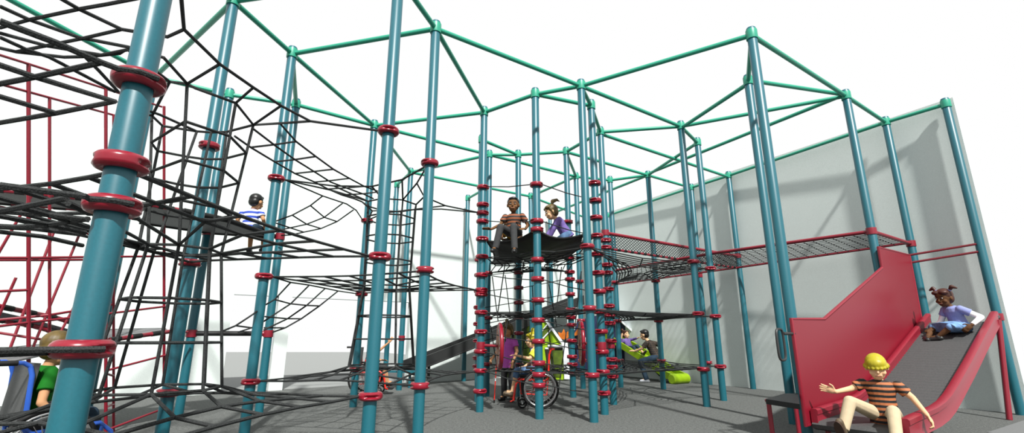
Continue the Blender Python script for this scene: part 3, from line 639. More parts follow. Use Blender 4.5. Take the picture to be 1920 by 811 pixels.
part('roller_bed', mb, M['grey'], sl, 'grey bed of narrow rollers', True)
xs = [.56, .4, .2, .0, -.1, -.135, -.12, -.06]; zz = [bedz(.56), bedz(.4), bedz(.2), bedz(0.), bedz(-.1), bedz(-.1) - .03, bedz(-.1) - .07, bedz(-.1) - .09]
part('exit_lip', MB().add([SL(a, o_, b_) for a, b_ in zip(xs, zz) for o_ in (.12, .93)], [(2 * i, 2 * i + 1, 2 * i + 3, 2 * i + 2) for i in range(7)]), 'grey', sl, 'smooth grey exit lip')
part('leg', MB().tube([SL(3.98, .93, 1.30), (6.62, 6.86, 0)], .034, 12), 'redpipe', sl, 'long red leg under the outer rail')
for tt, oo in ((.12, .16), (.12, .88), (.30, .90)): part('leg', MB().tube([SL(tt, oo, .28), SL(tt - .03, oo, 0)], .026, 10), 'redpipe', sl)
part('wall_strut', MB().tube([SL(4.0, .9, 1.36), pp('P32', 1.36)], .035, 10), 'dgrey', sl, 'dark strut to the wall post')
rb = []
for i in range(24):
    a = 2 * math.pi * i / 24; x = .07 * math.copysign(abs(math.cos(a)) ** .5, math.cos(a)); y = .155 * math.copysign(abs(math.sin(a)) ** .5, math.sin(a)); rb.append(SL(-.44 + x, .07, .99 + y))
part('grab_handle', MB().tube(rb, .0125, 8, closed=True), 'dgrey', sl, 'dark grey loop handle')
part('handle_bracket', MB().tube([SL(-.375, .075, 1.10), SL(-.17, .09, 1.10)], .016, 8), 'dgrey', sl)
gr = empty('guard_rail', pp('P31', 2.35)); tag(gr, 'pair of thin red guard rails from slide panel to last wall post', 'rail')
for a, b in (((1703, 479), (1836, 461)), ((1707, 491), (1840, 475))):
    A = SL(3.93, .09, 2.34 if a[1] == 479 else 2.22); B = pp('P32', 2.46 if a[1] == 479 else 2.34) + V((-.06, 0, 0)); part('rail', MB().tube([A, B], .017, 8), 'shadedred', gr)
st = empty('transfer_step', (2.75, 5.22, 0)); tag(st, 'low black step with red leg beside the slide foot', 'step')
q = [at(1436, 752, .47), at(1472, 741, .47), at(1497, 741, .47), at(1500, 762, .47)]
part('step_board', MB().slab(q, .045), 'black', st, smooth=False)
A = at(1441, 753, .44); part('leg', MB().tube([A, (A.x, A.y, 0)], .022, 10), 'redpipe', st)
part('step_edge', MB().tube([at(1437, 753, .45), at(1441, 751, .46)], .026, 10), 'redpipe', st)
B = at(1490, 748, .44); part('leg', MB().tube([B, (B.x, B.y, 0)], .022, 10), 'redpipe', st)

# ------------------------------------------------------------------ chute along the left wall
ch = empty('chute', (-2.2, 11.7, 0)); tag(ch, 'long dark grey chute sloping down along the white left wall', 'chute')
nh = V((LN.x, LN.y, 0))
def onwall(u, v, off): d = ray(u, v); return EY + d * ((L0 + LN * off - EY).dot(LN) / d.dot(LN))
A = onwall(772, 700, .95); B = onwall(1095, 570, .95)
for o_, nm in ((0, 'side_wall'), (-.5, 'side_wall')):
    part(nm, MB().slab([A + nh * o_, B + nh * o_, B + nh * o_ + V((0, 0, .27)), A + nh * o_ + V((0, 0, .27))], .03), 'dgrey', ch, smooth=False)
part('floor_belt', MB().slab([A + V((0, 0, .04)), B + V((0, 0, .04)), B - nh * .5 + V((0, 0, .04)), A - nh * .5 + V((0, 0, .04))], .03), 'black', ch, smooth=False)
part('rim', MB().tube([A + V((0, 0, .02)), B + V((0, 0, .02))], .022, 8), 'black', ch)
for f in (.1, .55, .95):
    p = A.lerp(B, f) - nh * .25; part('support', MB().tube([p, (p.x, p.y, 0)], .035, 10), 'dgrey', ch)

# ------------------------------------------------------------------ green house, navy house, lime slide, bench, orange shapes
def ay(u, v, y): d = ray(u, v); return EY + d * (y / d.y)
def face(l, y): return [ay(u, v, y) for u, v in l]
gh = empty('playhouse', (0.7, 13.2, 0)); tag(gh, 'lime green toy house with white framed door behind the wheelchair girl', 'playhouse')
part('front_wall', MB().slab(face([(1001, 613), (1022, 602), (1028, 604), (1057, 643), (1066, 711), (1004, 711)], 13.0), .04), 'lime', gh, smooth=False)
part('side_wall', MB().slab([ay(953, 627, 14.0), ay(1001, 608, 13.05), ay(1004, 711, 13.05), V((ay(953, 700, 14.0).x, 14.0, 0.02))], .04), 'olive', gh, 'side wall with shade painted in olive', False)
part('corner_post', MB().slab(face([(1055, 642), (1064, 642), (1071, 710), (1058, 710)], 12.95), .05), 'white', gh, smooth=False)
part('corner_post', MB().slab(face([(1022, 651), (1028, 651), (1037, 706), (1031, 706)], 12.95), .04), 'white', gh, smooth=False)
part('roof_trim', MB().slab(face([(1021, 600), (1026, 600), (1062, 648), (1057, 650)], 12.94), .06), 'white', gh, smooth=False)
d_ = part('door', MB().slab(face([(1028, 651), (1055, 651), (1052, 706), (1037, 706)], 12.97), .02), 'olive', gh, 'dark door opening', False)
part('door_frame', MB().tube(face([(1027, 648), (1057, 648)], 12.94), .035, 6), 'white', gh)
wq = face([(1012, 625), (1026, 608), (1033, 618), (1018, 634)], 12.95)
w_ = part('window', MB().slab(face([(1013, 625), (1026, 610), (1031, 618), (1018, 632)], 12.97), .02), 'olive', gh, smooth=False)
part('window_frame', MB().tube(wq, .022, 6, closed=True), 'white', gh)
nv = empty('playhouse', (3.0, 14.0, 0)); tag(nv, 'dark navy toy house with pale roof edge behind the lime slide', 'playhouse')
part('roof', MB().slab([ay(1118, 560, 14.2), ay(1187, 621, 14.2), ay(1182, 618, 15.2), ay(1118, 564, 15.2)], .05), 'white', nv, 'pale sloping roof edge', False)
part('back_wall', MB().slab(face([(1085, 600), (1140, 585), (1165, 600), (1183, 622), (1181, 640), (1170, 640), (1172, 697), (1080, 697)], 14.45), .05), 'navy', nv, smooth=False)
part('side_panel', MB().slab(face([(1072, 640), (1082, 600), (1086, 600), (1090, 700), (1076, 700)], 14.0), .05), 'navy', nv, smooth=False)
part('gable_stripe', MB().slab(face([(1176, 620), (1182, 622), (1181, 638), (1178, 638)], 14.38), .03), 'redpipe', nv, 'red stripe inside the gable', False)
part('post', MB().slab(face([(1060, 640), (1063, 640), (1088, 706), (1084, 706)], 13.8), .05), 'dgrey', nv, smooth=False)
part('window_board', MB().slab(face([(1083, 630), (1098, 632), (1098, 648), (1083, 646)], 13.9), .03), 'white', nv, 'grey board', False)
og = empty('spring_toy', (1.4, 13.6, 0)); tag(og, 'orange jagged shapes on a dark base beside the green house', 'toy')
part('shape', MB().slab(face([(1046, 622), (1053, 624), (1057, 616), (1060, 624), (1066, 620), (1066, 632), (1058, 636), (1050, 634)], 13.6), .06), 'orange', og, smooth=False)
part('shape', MB().slab(face([(1076, 626), (1083, 616), (1084, 627), (1078, 629)], 13.55), .06), 'orange', og, smooth=False)
part('base', MB().slab(face([(1066, 630), (1088, 628), (1090, 644), (1072, 646)], 13.65), .06), 'dgrey', og, smooth=False)
part('stand', MB().tube([ay(1068, 634, 13.65), V((ay(1068, 634, 13.65).x, 13.65, 0))], .04, 8), 'dgrey', og)
ls = empty('slide', (4.0, 13.0, 0)); tag(ls, 'small lime green slide with man and girl near the right wall', 'slide')
SP = [V((3.02, 14.55, 1.05)), V((3.42, 13.85, .72)), V((3.80, 13.18, .40)), V((4.00, 12.75, .18)), V((4.09, 12.50, .10)), V((4.15, 12.28, .10))]
sx = V((.87, .492, 0))
def chute(par, pts, wd, hgt, m):
    secs = [(-wd, 0), (-wd, hgt), (-wd + .05, hgt), (-wd + .05, .05), (wd - .05, .05), (wd - .05, hgt), (wd, hgt), (wd, 0)]; n = len(secs); vs = []
    for i, p in enumerate(pts):
        hh = 1 if i < len(pts) - 1 else .75
        for a, h in secs: vs.append(p + sx * a + V((0, 0, h * hh)))
    fs = [(i * n + j, i * n + (j + 1) % n, (i + 1) * n + (j + 1) % n, (i + 1) * n + j) for i in range(len(pts) - 1) for j in range(n)] + [tuple(range(n)), tuple(range((len(pts) - 1) * n, len(pts) * n))]
    return part('chute', MB().add(vs, fs), m, par, smooth=False)
SP = [p - sx * .13 for p in SP]; chute(ls, SP, .26, .17, 'lime')
part('foot', MB().lathe([(.10, -.27), (.12, -.25), (.12, .25), (.10, .27)], V((4.03, 12.17, .11)), 16, V((.87, .492, 0)).to_track_quat('Z', 'Y').to_matrix()), 'lime', ls, 'rounded lime end roll')
bn = empty('bench', (-2.7, 11.2, 0)); tag(bn, 'low teal bench board behind the left nets', 'bench')
part('seat', MB().slab([(-3.25, 11.35, .34), (-2.12, 10.95, .34), (-2.02, 11.2, .34), (-3.15, 11.6, .34)], .04), 'teal', bn, smooth=False)
for p in ((-3.0, 11.4), (-2.25, 11.12)): part('leg', MB().tube([(p[0], p[1], .33), (p[0], p[1], 0)], .03, 8), 'teal', bn)
# ------------------------------------------------------------------ people
def fused(name, mb, m, parent, vox, sm=3, label=None):
    """one continuous skin from overlapping limbs"""
    me = mb.mesh(name + '_raw', m, False); o = D.objects.new(name, me); COL.objects.link(o)
    r = o.modifiers.new('r', 'REMESH'); r.mode = 'VOXEL'; r.voxel_size = vox; r.use_smooth_shade = True
    if sm: k = o.modifiers.new('s', 'SMOOTH'); k.factor = .5; k.iterations = sm
    ev = o.evaluated_get(bpy.context.evaluated_depsgraph_get()); nm = D.meshes.new_from_object(ev); nm.name = name
    if not nm.materials: nm.materials.append(M[m] if isinstance(m, str) else m)
    nm.polygons.foreach_set('use_smooth', [True] * len(nm.polygons))
    o.modifiers.clear(); o.data = nm; D.meshes.remove(me)
    if parent: o.parent = parent
    if label: o['label'] = label
    return o
def euler(yaw=0, pitch=0, roll=0):                          # head: yaw>0 turns to own left, pitch>0 looks up
    return Matrix.Rotation(yaw, 3, 'Z') @ Matrix.Rotation(pitch, 3, 'X') @ Matrix.Rotation(roll, 3, 'Y')
def hand(mb, wr, dirv, nrm, side, s, curl=.35, fr=.0085, spread=.18, thumb=True):
    """palm, four unequal fingers bent at the knuckles and a thumb off the side of the palm"""
    d = V(dirv).normalized(); n = V(nrm); n = (n - d * n.dot(d)).normalized(); l = d.cross(n) * side    # l: towards the thumb
    R = Matrix((l, n, d)).transposed(); pc = V(wr) + d * .042 * s
    mb.ell(pc, (.034 * s, .016 * s, .046 * s), R, 12, 8)
    for i, (off, ln) in enumerate(((.024, .058), (.008, .066), (-.008, .061), (-.024, .047))):
        b = V(wr) + d * .078 * s + l * off * s; fd = (d + l * (off / .024) * spread).normalized()
        k = b + (fd * math.cos(curl * .5) + n * math.sin(curl * .5)) * ln * .5 * s
        e = k + (fd * math.cos(curl * 1.6) + n * math.sin(curl * 1.6)) * ln * .5 * s
        mb.cap(b - d * .02 * s, k, fr * s * 1.1, fr * s, 8); mb.cap(k, e, fr * s, fr * s * .82, 8)
    if thumb:
        b = V(wr) + d * .022 * s + l * .022 * s; k = b + (d * .55 + l * .8 + n * .2).normalized() * .036 * s; e = k + (d * .85 + l * .4 + n * .25).normalized() * .030 * s
        mb.cap(b, k, fr * 1.35 * s, fr * 1.15 * s, 8); mb.cap(k, e, fr * 1.15 * s, fr * .95 * s, 8)
def person(name, label, loc, yaw, p, skin, hair, hairstyle, shirt, pants, shoes, s=1.0, vox=.007, sleeve=.55, longsl=None, pantlen=1.0, skirt=None, face=True, brow='blackhair', group=None, adult=False, under=None, sole=None):
    Vv = lambda a: V(a) * s
    pel, neck, head = Vv(p['pel']), Vv(p['neck']), Vv(p['head']); HR = euler(*p.get('hr', (0, 0, 0)))
    lat = V(p.get('lat', (1, 0, 0))).normalized(); lats = V(p.get('lats', p.get('lat', (1, 0, 0)))).normalized()
    sw = p.get('sw', .128) * s; hw = .068 * s; up = (neck - pel).normalized(); fr = lats.cross(up).normalized() * -1
    fr = up.cross(lats).normalized() if fr.length else fr                                       # forward of the chest
    sh = [neck - up * .045 * s - lats * sw, neck - up * .045 * s + lats * sw]; hp = [pel - lat * hw, pel + lat * hw]
    A = [[Vv(q) for q in a[:2]] + [V(a[2]), V(a[3])] for a in p['arms']]; LG = [[Vv(q) for q in a[:2]] + [V(a[2])] for a in p['legs']]
    mid = pel.lerp(neck, .5); hk = p.get('hk', 1.0) * (.86 if adult else 1) * s
    body = MB()
    # torso
    frp = up.cross(lat).normalized()
    body.loft([(pel - up * .07 * s, lat * .075 * s, frp * .06 * s), (pel, lat * .103 * s, frp * .078 * s), (mid, lats * .093 * s, fr * .066 * s), (pel.lerp(neck, .78), lats * .112 * s, fr * .072 * s), (pel.lerp(neck, .93), lats * .085 * s, fr * .055 * s), (neck, lats * .035 * s, fr * .035 * s)])
    body.cap(neck - up * .03 * s, head - HR @ V((0, .012, .055)) * hk, .036 * s, .036 * s)
    # head with jaw, nose, brow, ears
    hb = lambda x, y, z: head + HR @ (V((x, y, z)) * hk)
    body.ell(hb(0, -.006, .022), (.082 * hk, .094 * hk, .094 * hk), HR, 20, 14)
    body.ell(hb(0, .022, -.042), (.060 * hk, .066 * hk, .066 * hk), HR, 16, 10)
    body.ell(hb(0, .044, -.078), (.034 * hk, .030 * hk, .026 * hk), HR, 12, 8)
    body.ell(hb(0, .092, -.022), (.013 * hk, .018 * hk, .015 * hk), HR, 10, 8); body.cap(hb(0, .083, .012), hb(0, .096, -.020), .008 * hk, .011 * hk, 8)
    body.cap(hb(-.020, .083, -.056), hb(.020, .083, -.056), .0075 * hk, None, 8)
    for sx_ in (-1, 1):
        body.ell(hb(sx_ * .084, -.006, -.004), (.012 * hk, .020 * hk, .028 * hk), HR, 10, 8)
        body.ell(hb(sx_ * .042, .058, -.032), (.026 * hk, .024 * hk, .024 * hk), HR, 10, 8)
    for i, sd in ((0, -1), (1, 1)):
        el, wr, hd, hn = A[i]; body.cap(sh[i], el, .036 * s, .028 * s); body.cap(el, wr, .028 * s, .020 * s)
        hand(body, wr, hd, hn, sd * p.get('hs', (1, 1))[i], s * p.get('hsz', 1.0), p.get('curl', (.35, .35))[i])
        kn, an, td = LG[i]; body.cap(hp[i], kn, .058 * s, .042 * s); body.cap(kn, an, .043 * s, .028 * s)
        body.cap(an, an + td.normalized() * .07 * s, .028 * s, .022 * s)
    root = fused('person', body, skin, None, vox * s if s > 1 else vox)
    root.location = loc; root.rotation_euler = (0, 0, yaw); tag(root, label, 'person', group); del name
    # shirt
    g = .013 * s; m = MB(); hem = p.get('hem', .07)
    m.loft([(pel - up * hem * s, lat * .118 * s + lat * g, frp * (.092 * s + g)), (pel + up * .02 * s, lat * (.106 * s + g), frp * (.082 * s + g)), (mid, lats * (.095 * s + g), fr * (.070 * s + g)), (pel.lerp(neck, .78), lats * (.116 * s + g), fr * (.074 * s + g)), (pel.lerp(neck, .93), lats * (.092 * s + g), fr * (.056 * s + g)), (neck + up * .004 * s, lats * .046 * s, fr * .046 * s)])
    for i in (0, 1):
        el, wr = A[i][0], A[i][1]; L1 = longsl if longsl and not under else None
        if L1: m.cap(sh[i], el, .048 * s, .038 * s); m.tube([el, el.lerp(wr, .93)], [.038 * s, .029 * s], 14); m.ell(el, (.038 * s,) * 3)
        else: m.ell(sh[i], (.05 * s,) * 3); m.tube([sh[i], sh[i].lerp(el, sleeve * .5), sh[i].lerp(el, sleeve)], [.050 * s, .050 * s, .052 * s], 16)
    fused('shirt', m, shirt, root, max(.006, vox), 2)
    if p.get('slc'):
        for i in (0, 1):
            el = A[i][0]; m = MB(); m.ell(sh[i], (.054 * s,) * 3); m.tube([sh[i], sh[i].lerp(el, sleeve * .5), sh[i].lerp(el, sleeve)], [.054 * s, .055 * s, .058 * s], 16); fused('sleeve', m, p['slc'], root, vox, 2, 'yellow sleeve')
    if under:
        for i in (0, 1):
            el, wr = A[i][0], A[i][1]; m = MB(); m.cap(sh[i].lerp(el, .3), el, .040 * s, .036 * s); m.tube([el, el.lerp(wr, .95)], [.036 * s, .027 * s], 14); fused('sleeve', m, under, root, vox, 2, 'long white undersleeve')
    # trousers / skirt
    m = MB(); m.ell(pel, (.122 * s, .095 * s, .088 * s), Matrix((lat, frp, up)).transposed())
    for i in (0, 1):
        kn, an, td = LG[i]; m.cap(hp[i], kn, .071 * s, .055 * s)
        if pantlen > 0: m.tube([kn, kn.lerp(an, pantlen * .5), kn.lerp(an, pantlen)], [.055 * s, .051 * s, .048 * s], 16)
    fused('trousers', m, pants, root, max(.006, vox), 3)
    if skirt:
        m = MB(); k0, k1 = LG[0][0], LG[1][0]; kc = (k0 + k1) / 2; dv = (kc - pel); kl = (k1 - k0)
        m.loft([(pel - dv * .25, lat * .13 * s, up * .09 * s), (pel + dv * .35, lat * .155 * s, up * .085 * s), (pel + dv * .8, lat * .06 * s + kl * .62, up * .075 * s), (pel + dv * 1.05, lat * .055 * s + kl * .62, up * .07 * s)], 24)
        fused('skirt', m, skirt, root, vox, 3)
    for i in (0, 1):
        kn, an, td = LG[i]; td = td.normalized(); dn = (an - kn).normalized(); dn = (dn - td * dn.dot(td)).normalized(); m = MB()
        m.cap(an + dn * .022 * s - td * .022 * s, an + dn * .026 * s + td * .11 * s, .040 * s, .034 * s); m.ell(an + dn * .005 * s, (.038 * s,) * 3)
        so = fused('shoe', m, shoes, root, max(.006, vox), 2)
        if sole:
            lt = td.cross(dn).normalized(); m = MB(); m.loft([(an + dn * (.058 + k) * s + td * .045 * s, td * .105 * s, lt * .041 * s) for k in (0, .012)], 24); obj('sole', m, sole, root)
    # hair
    m = MB(); e = lambda c, r, R_=HR: m.ell(hb(*c), tuple(k * hk for k in r), R_, 18, 12)
    if hairstyle == 'bowl':
        e((0, -.008, .036), (.088, .102, .097)); e((0, .030, .044), (.080, .076, .066))
        for k in range(11): a = -1.75 + k * .35; m.cap(hb(0, -.01, .124), hb(.090 * math.sin(a), -.010 + .108 * math.cos(a), .014), .012 * hk, .017 * hk, 8)
    elif hairstyle == 'short':
        e((0, -.018, .046), (.089, .094, .084)); e((0, -.045, .0), (.080, .062, .075)); e((0, .035, .088), (.066, .052, .026))
    else:
        e((0, -.018, .040), (.092, .098, .088)); e((0, -.040, -.005), (.086, .070, .078))
        e((-.045, .035, .078), (.050, .056, .032)); e((.045, .035, .078), (.050, .056, .032))
        if hairstyle in ('tail', 'bun', 'bob'):
            for sx_ in (-1, 1): m.cap(hb(sx_ * .080, .018, .05), hb(sx_ * .082, -.012, -.055), .018 * hk, .012 * hk, 8)
        if hairstyle == 'tail':
            m.cap(hb(0, -.05, .125), hb(0, -.075, .16), .022 * hk, .030 * hk, 10); m.cap(hb(0, -.075, .16), hb(0, -.14, .165), .032 * hk, .022 * hk, 10); m.cap(hb(0, -.14, .165), hb(0, -.175, .13), .022 * hk, .006 * hk, 10)
        if hairstyle == 'bun': e((0, -.02, .145), (.030, .032, .046))
        if hairstyle == 'pigtails':
            for sx_ in (-1, 1): m.cap(hb(sx_ * .075, -.02, .085), hb(sx_ * .115, -.025, .135), .014 * hk, .026 * hk, 10); m.cap(hb(sx_ * .115, -.025, .135), hb(sx_ * .165, -.03, .115), .026 * hk, .012 * hk, 10)
    fused('hair', m, hair, root, .006, 2)
    if hairstyle in ('tail', 'bun'):
        c_ = (0, -.055, .13) if hairstyle == 'tail' else (0, -.02, .118)
        obj('hair_tie', MB().ell(hb(*c_), (.026 * hk, .026 * hk, .012 * hk), HR), 'black' if hairstyle == 'tail' else 'magenta', root)
    if hairstyle == 'pigtails':
        for sx_ in (-1, 1): obj('hair_tie', MB().ell(hb(sx_ * .086, -.02, .098), (.018 * hk, .018 * hk, .018 * hk), HR), 'lilac', root)
    if face:
        for sx_ in (-1, 1):
            ey = obj('eye', MB().ell(hb(sx_ * .033, .079, .008), (.0120 * hk, .008 * hk, .0068 * hk), HR), 'eye', root)
            obj('pupil', MB().ell(hb(sx_ * .033 + p.get('look', 0), .0865, .008), (.0068 * hk, .004 * hk, .0062 * hk), HR), 'iris', ey)
            obj('eyebrow', MB().cap(hb(sx_ * .017, .088, .030), hb(sx_ * .050, .076, .033), .0042 * hk, .003 * hk, 8), brow, root)
        obj('mouth', MB().cap(hb(-.022, .0885, -.056), hb(.022, .0885, -.056), .0038 * hk, None, 8), 'lip', root)
    return root
def yaw_to(x, y): return math.atan2(-x, y)
HD = lambda el, wr, d, n: (el, wr, d, n)
# boy leaving the slide, legs toward the camera
person('', 'boy with yellow bowl haircut and striped tee sliding off the slide end', (3.62, 4.99, .245), yaw_to(-.6, -.8),
  {'pel': (0, 0, .09), 'neck': (.0, .03, .41), 'head': (.0, .065, .53), 'hr': (.05, -.22, .03), 'sw': .14, 'hk': 1.03, 'lats': (1, .02, .04),
   'arms': [((-.235, .02, .26), (-.315, .06, .12), (-.35, .25, -.85), (.6, .2, -.5)), ((.235, .06, .32), (.36, .16, .29), (.9, .15, .28), (.1, .9, -.2))], 'curl': (.9, .12),
   'legs': [((-.07, .33, .16), (-.06, .50, -.08), (0, .8, .3)), ((.25, .30, .22), (.33, .42, -.02), (.05, .55, .75))], 'hem': .075},
  'skinA', 'blond', 'bowl', 'stripeO', 'khaki', 'bshoe', 1.0, .0055, .62, sole='sole', brow='blond')
person('', 'girl with pigtails and blue denim skirt sitting high on the slide', (6.28, 6.90, 1.13), yaw_to(-1, .05),
  {'pel': (0, 0, .08), 'neck': (.0, .07, .36), 'head': (.02, .12, .475), 'hr': (.25, -.15, .0), 'sw': .115, 'hk': 1.1, 'lats': (1, .1, 0),
   'arms': [((-.24, -.10, .20), (-.24, .04, .10), (.25, .5, -.5), (.5, .2, -.3)), ((.18, .10, .16), (.15, .24, .06), (.1, .9, -.2), (0, 0, -1))],
   'legs': [((-.16, .26, .07), (-.04, .36, -.06), (.6, .5, -.1)), ((.16, .24, .07), (.10, .40, -.07), (-.9, .5, -.1))], 'hem': .05},
  'skinD', 'auburn', 'pigtails', 'lilac', 'skirt', 'shoe', 1.0, .0065, .5, under='wcloth', pantlen=0, skirt='skirt')
person('', 'boy in blue and white striped shirt seen from behind on upper deck', (-3.97, 7.08, 2.60), yaw_to(.05, .99),
  {'pel': (0, 0, .08), 'neck': (0, .02, .36), 'head': (.03, .04, .475), 'hr': (-.22, -.15, 0), 'sw': .13, 'hk': 1.08,
   'arms': [((-.20, -.01, .20), (-.19, .10, .09), (0, .8, -.5), (.9, 0, -.2)), ((.20, 0, .20), (.17, .12, .09), (0, .8, -.5), (-.9, 0, -.2))],
   'legs': [((-.10, .22, .07), (-.11, .26, -.22), (-.1, .8, -.3)), ((.10, .22, .07), (.10, .26, -.22), (.1, .8, -.3))]},
  'skinB', 'blackhair', 'short', 'stripeB', 'djeans', 'shoe', 1.0, .0075, .6, pantlen=.15, face=True)
person('', 'boy in rust striped shirt and grey trousers sitting on tower deck edge', (0.03, 7.26, 2.56), yaw_to(-.22, -.97),
  {'pel': (0, 0, .08), 'neck': (0, .02, .37), 'head': (.0, .05, .50), 'hr': (.12, -.05, .0), 'sw': .135, 'hk': 1.08,
   'arms': [((-.22, -.02, .19), (-.20, .10, .10), (.3, .9, -.1), (.3, 0, -.9)), ((.20, .05, .20), (.32, .16, .11), (.9, .3, .1), (0, .3, -.9))], 'curl': (.4, .2),
   'legs': [((-.06, .30, .10), (-.09, .36, -.25), (-.1, .9, -.2)), ((.14, .30, .10), (.20, .36, -.23), (.15, .9, -.2))], 'hem': .05},
  'skinC', 'blackhair', 'short', 'stripeT', 'charcoal', 'shoe', 1.0, .0075, .6)
person('', 'child in mustard top half hidden behind the rust striped boy', (0.02, 7.95, 2.56), yaw_to(-.15, -.99),
  {'pel': (0, -.1, .10), 'neck': (.0, .16, .22), 'head': (.05, .24, .30), 'hr': (0, -.2, 0), 'sw': .11,
   'arms': [((-.17, .2, .12), (-.12, .32, .05), (.2, .9, 0), (0, 0, -1)), ((.18, .2, .12), (.14, .32, .05), (-.2, .9, 0), (0, 0, -1))],
   'legs': [((-.12, .12, .06), (-.12, -.12, .05), (0, -1, 0)), ((.12, .12, .06), (.12, -.12, .05), (0, -1, 0))]},
  'skinC', 'blackhair', 'short', 'mustard', 'charcoal', 'shoe', .95, .008, .6)
person('', 'girl with ponytail and purple long sleeved top kneeling on tower deck', (0.87, 7.95, 2.53), yaw_to(-.99, -.1),
  {'pel': (0, -.06, .20), 'neck': (0, .11, .47), 'head': (0, .19, .575), 'hr': (0, -.3, 0), 'sw': .11, 'hk': 1.08,
   'arms': [((-.13, .18, .27), (-.08, .24, .14), (.1, .8, -.2), (.3, 0, -.9)), ((.13, .2, .28), (.08, .28, .17), (-.1, .9, 0), (-.3, 0, -.9))],
   'legs': [((-.09, .14, .07), (-.10, -.15, .06), (0, -1, -.1)), ((.09, .14, .07), (.10, -.15, .06), (0, -1, -.1))], 'hem': .05},
  'skinA', 'brownhair', 'tail', 'purple', 'jeans', 'shoe', 1.05, .0075, longsl=True, brow='brownhair')
person('', 'girl in magenta tee and grey trousers standing with a red white cane', (-.06, 8.78, 0), yaw_to(-.55, -.83),
  {'pel': (0, 0, .66), 'neck': (0, .0, 1.01), 'head': (.0, .035, 1.135), 'hr': (-.1, -.22, 0), 'sw': .125, 'hk': 1.08, 'hem': .13,
   'arms': [((-.19, .03, .80), (-.17, .13, .64), (0, .35, -.9), (.9, 0, 0)), ((.20, .02, .82), (.24, .14, .68), (.0, .75, -.5), (-.9, 0, -.1))], 'curl': (.3, 1.2),
   'legs': [((-.07, .02, .35), (-.075, -.01, .07), (-.1, 1, 0)), ((.07, .03, .35), (.075, .02, .07), (.1, 1, 0))]},
  'skinB', 'brownhair', 'bun', 'magenta', 'charcoal', 'shoe', 1.04, .0075, .55, brow='brownhair')
cn = empty('cane', (-.30, 8.60, 0)); tag(cn, 'long red and white cane held upright by the magenta tee girl', 'cane')
c0 = V((-.30, 8.60, .02)); c1 = V((-.262, 8.60, .74))
part('shaft', MB().tube([c0, c0.lerp(c1, .46)], .0085, 8), 'wred', cn); part('shaft', MB().tube([c0.lerp(c1, .46), c0.lerp(c1, .52)], .0085, 8), 'white', cn, 'white band'); part('shaft', MB().tube([c0.lerp(c1, .52), c0.lerp(c1, .86)], .0085, 8), 'wred', cn)
part('grip', MB().tube([c0.lerp(c1, .86), c1], .013, 8), 'white', cn); part('tip', MB().tube([c0 - V((0, 0, .018)), c0 + V((0, 0, .03))], .013, 8), 'black', cn)

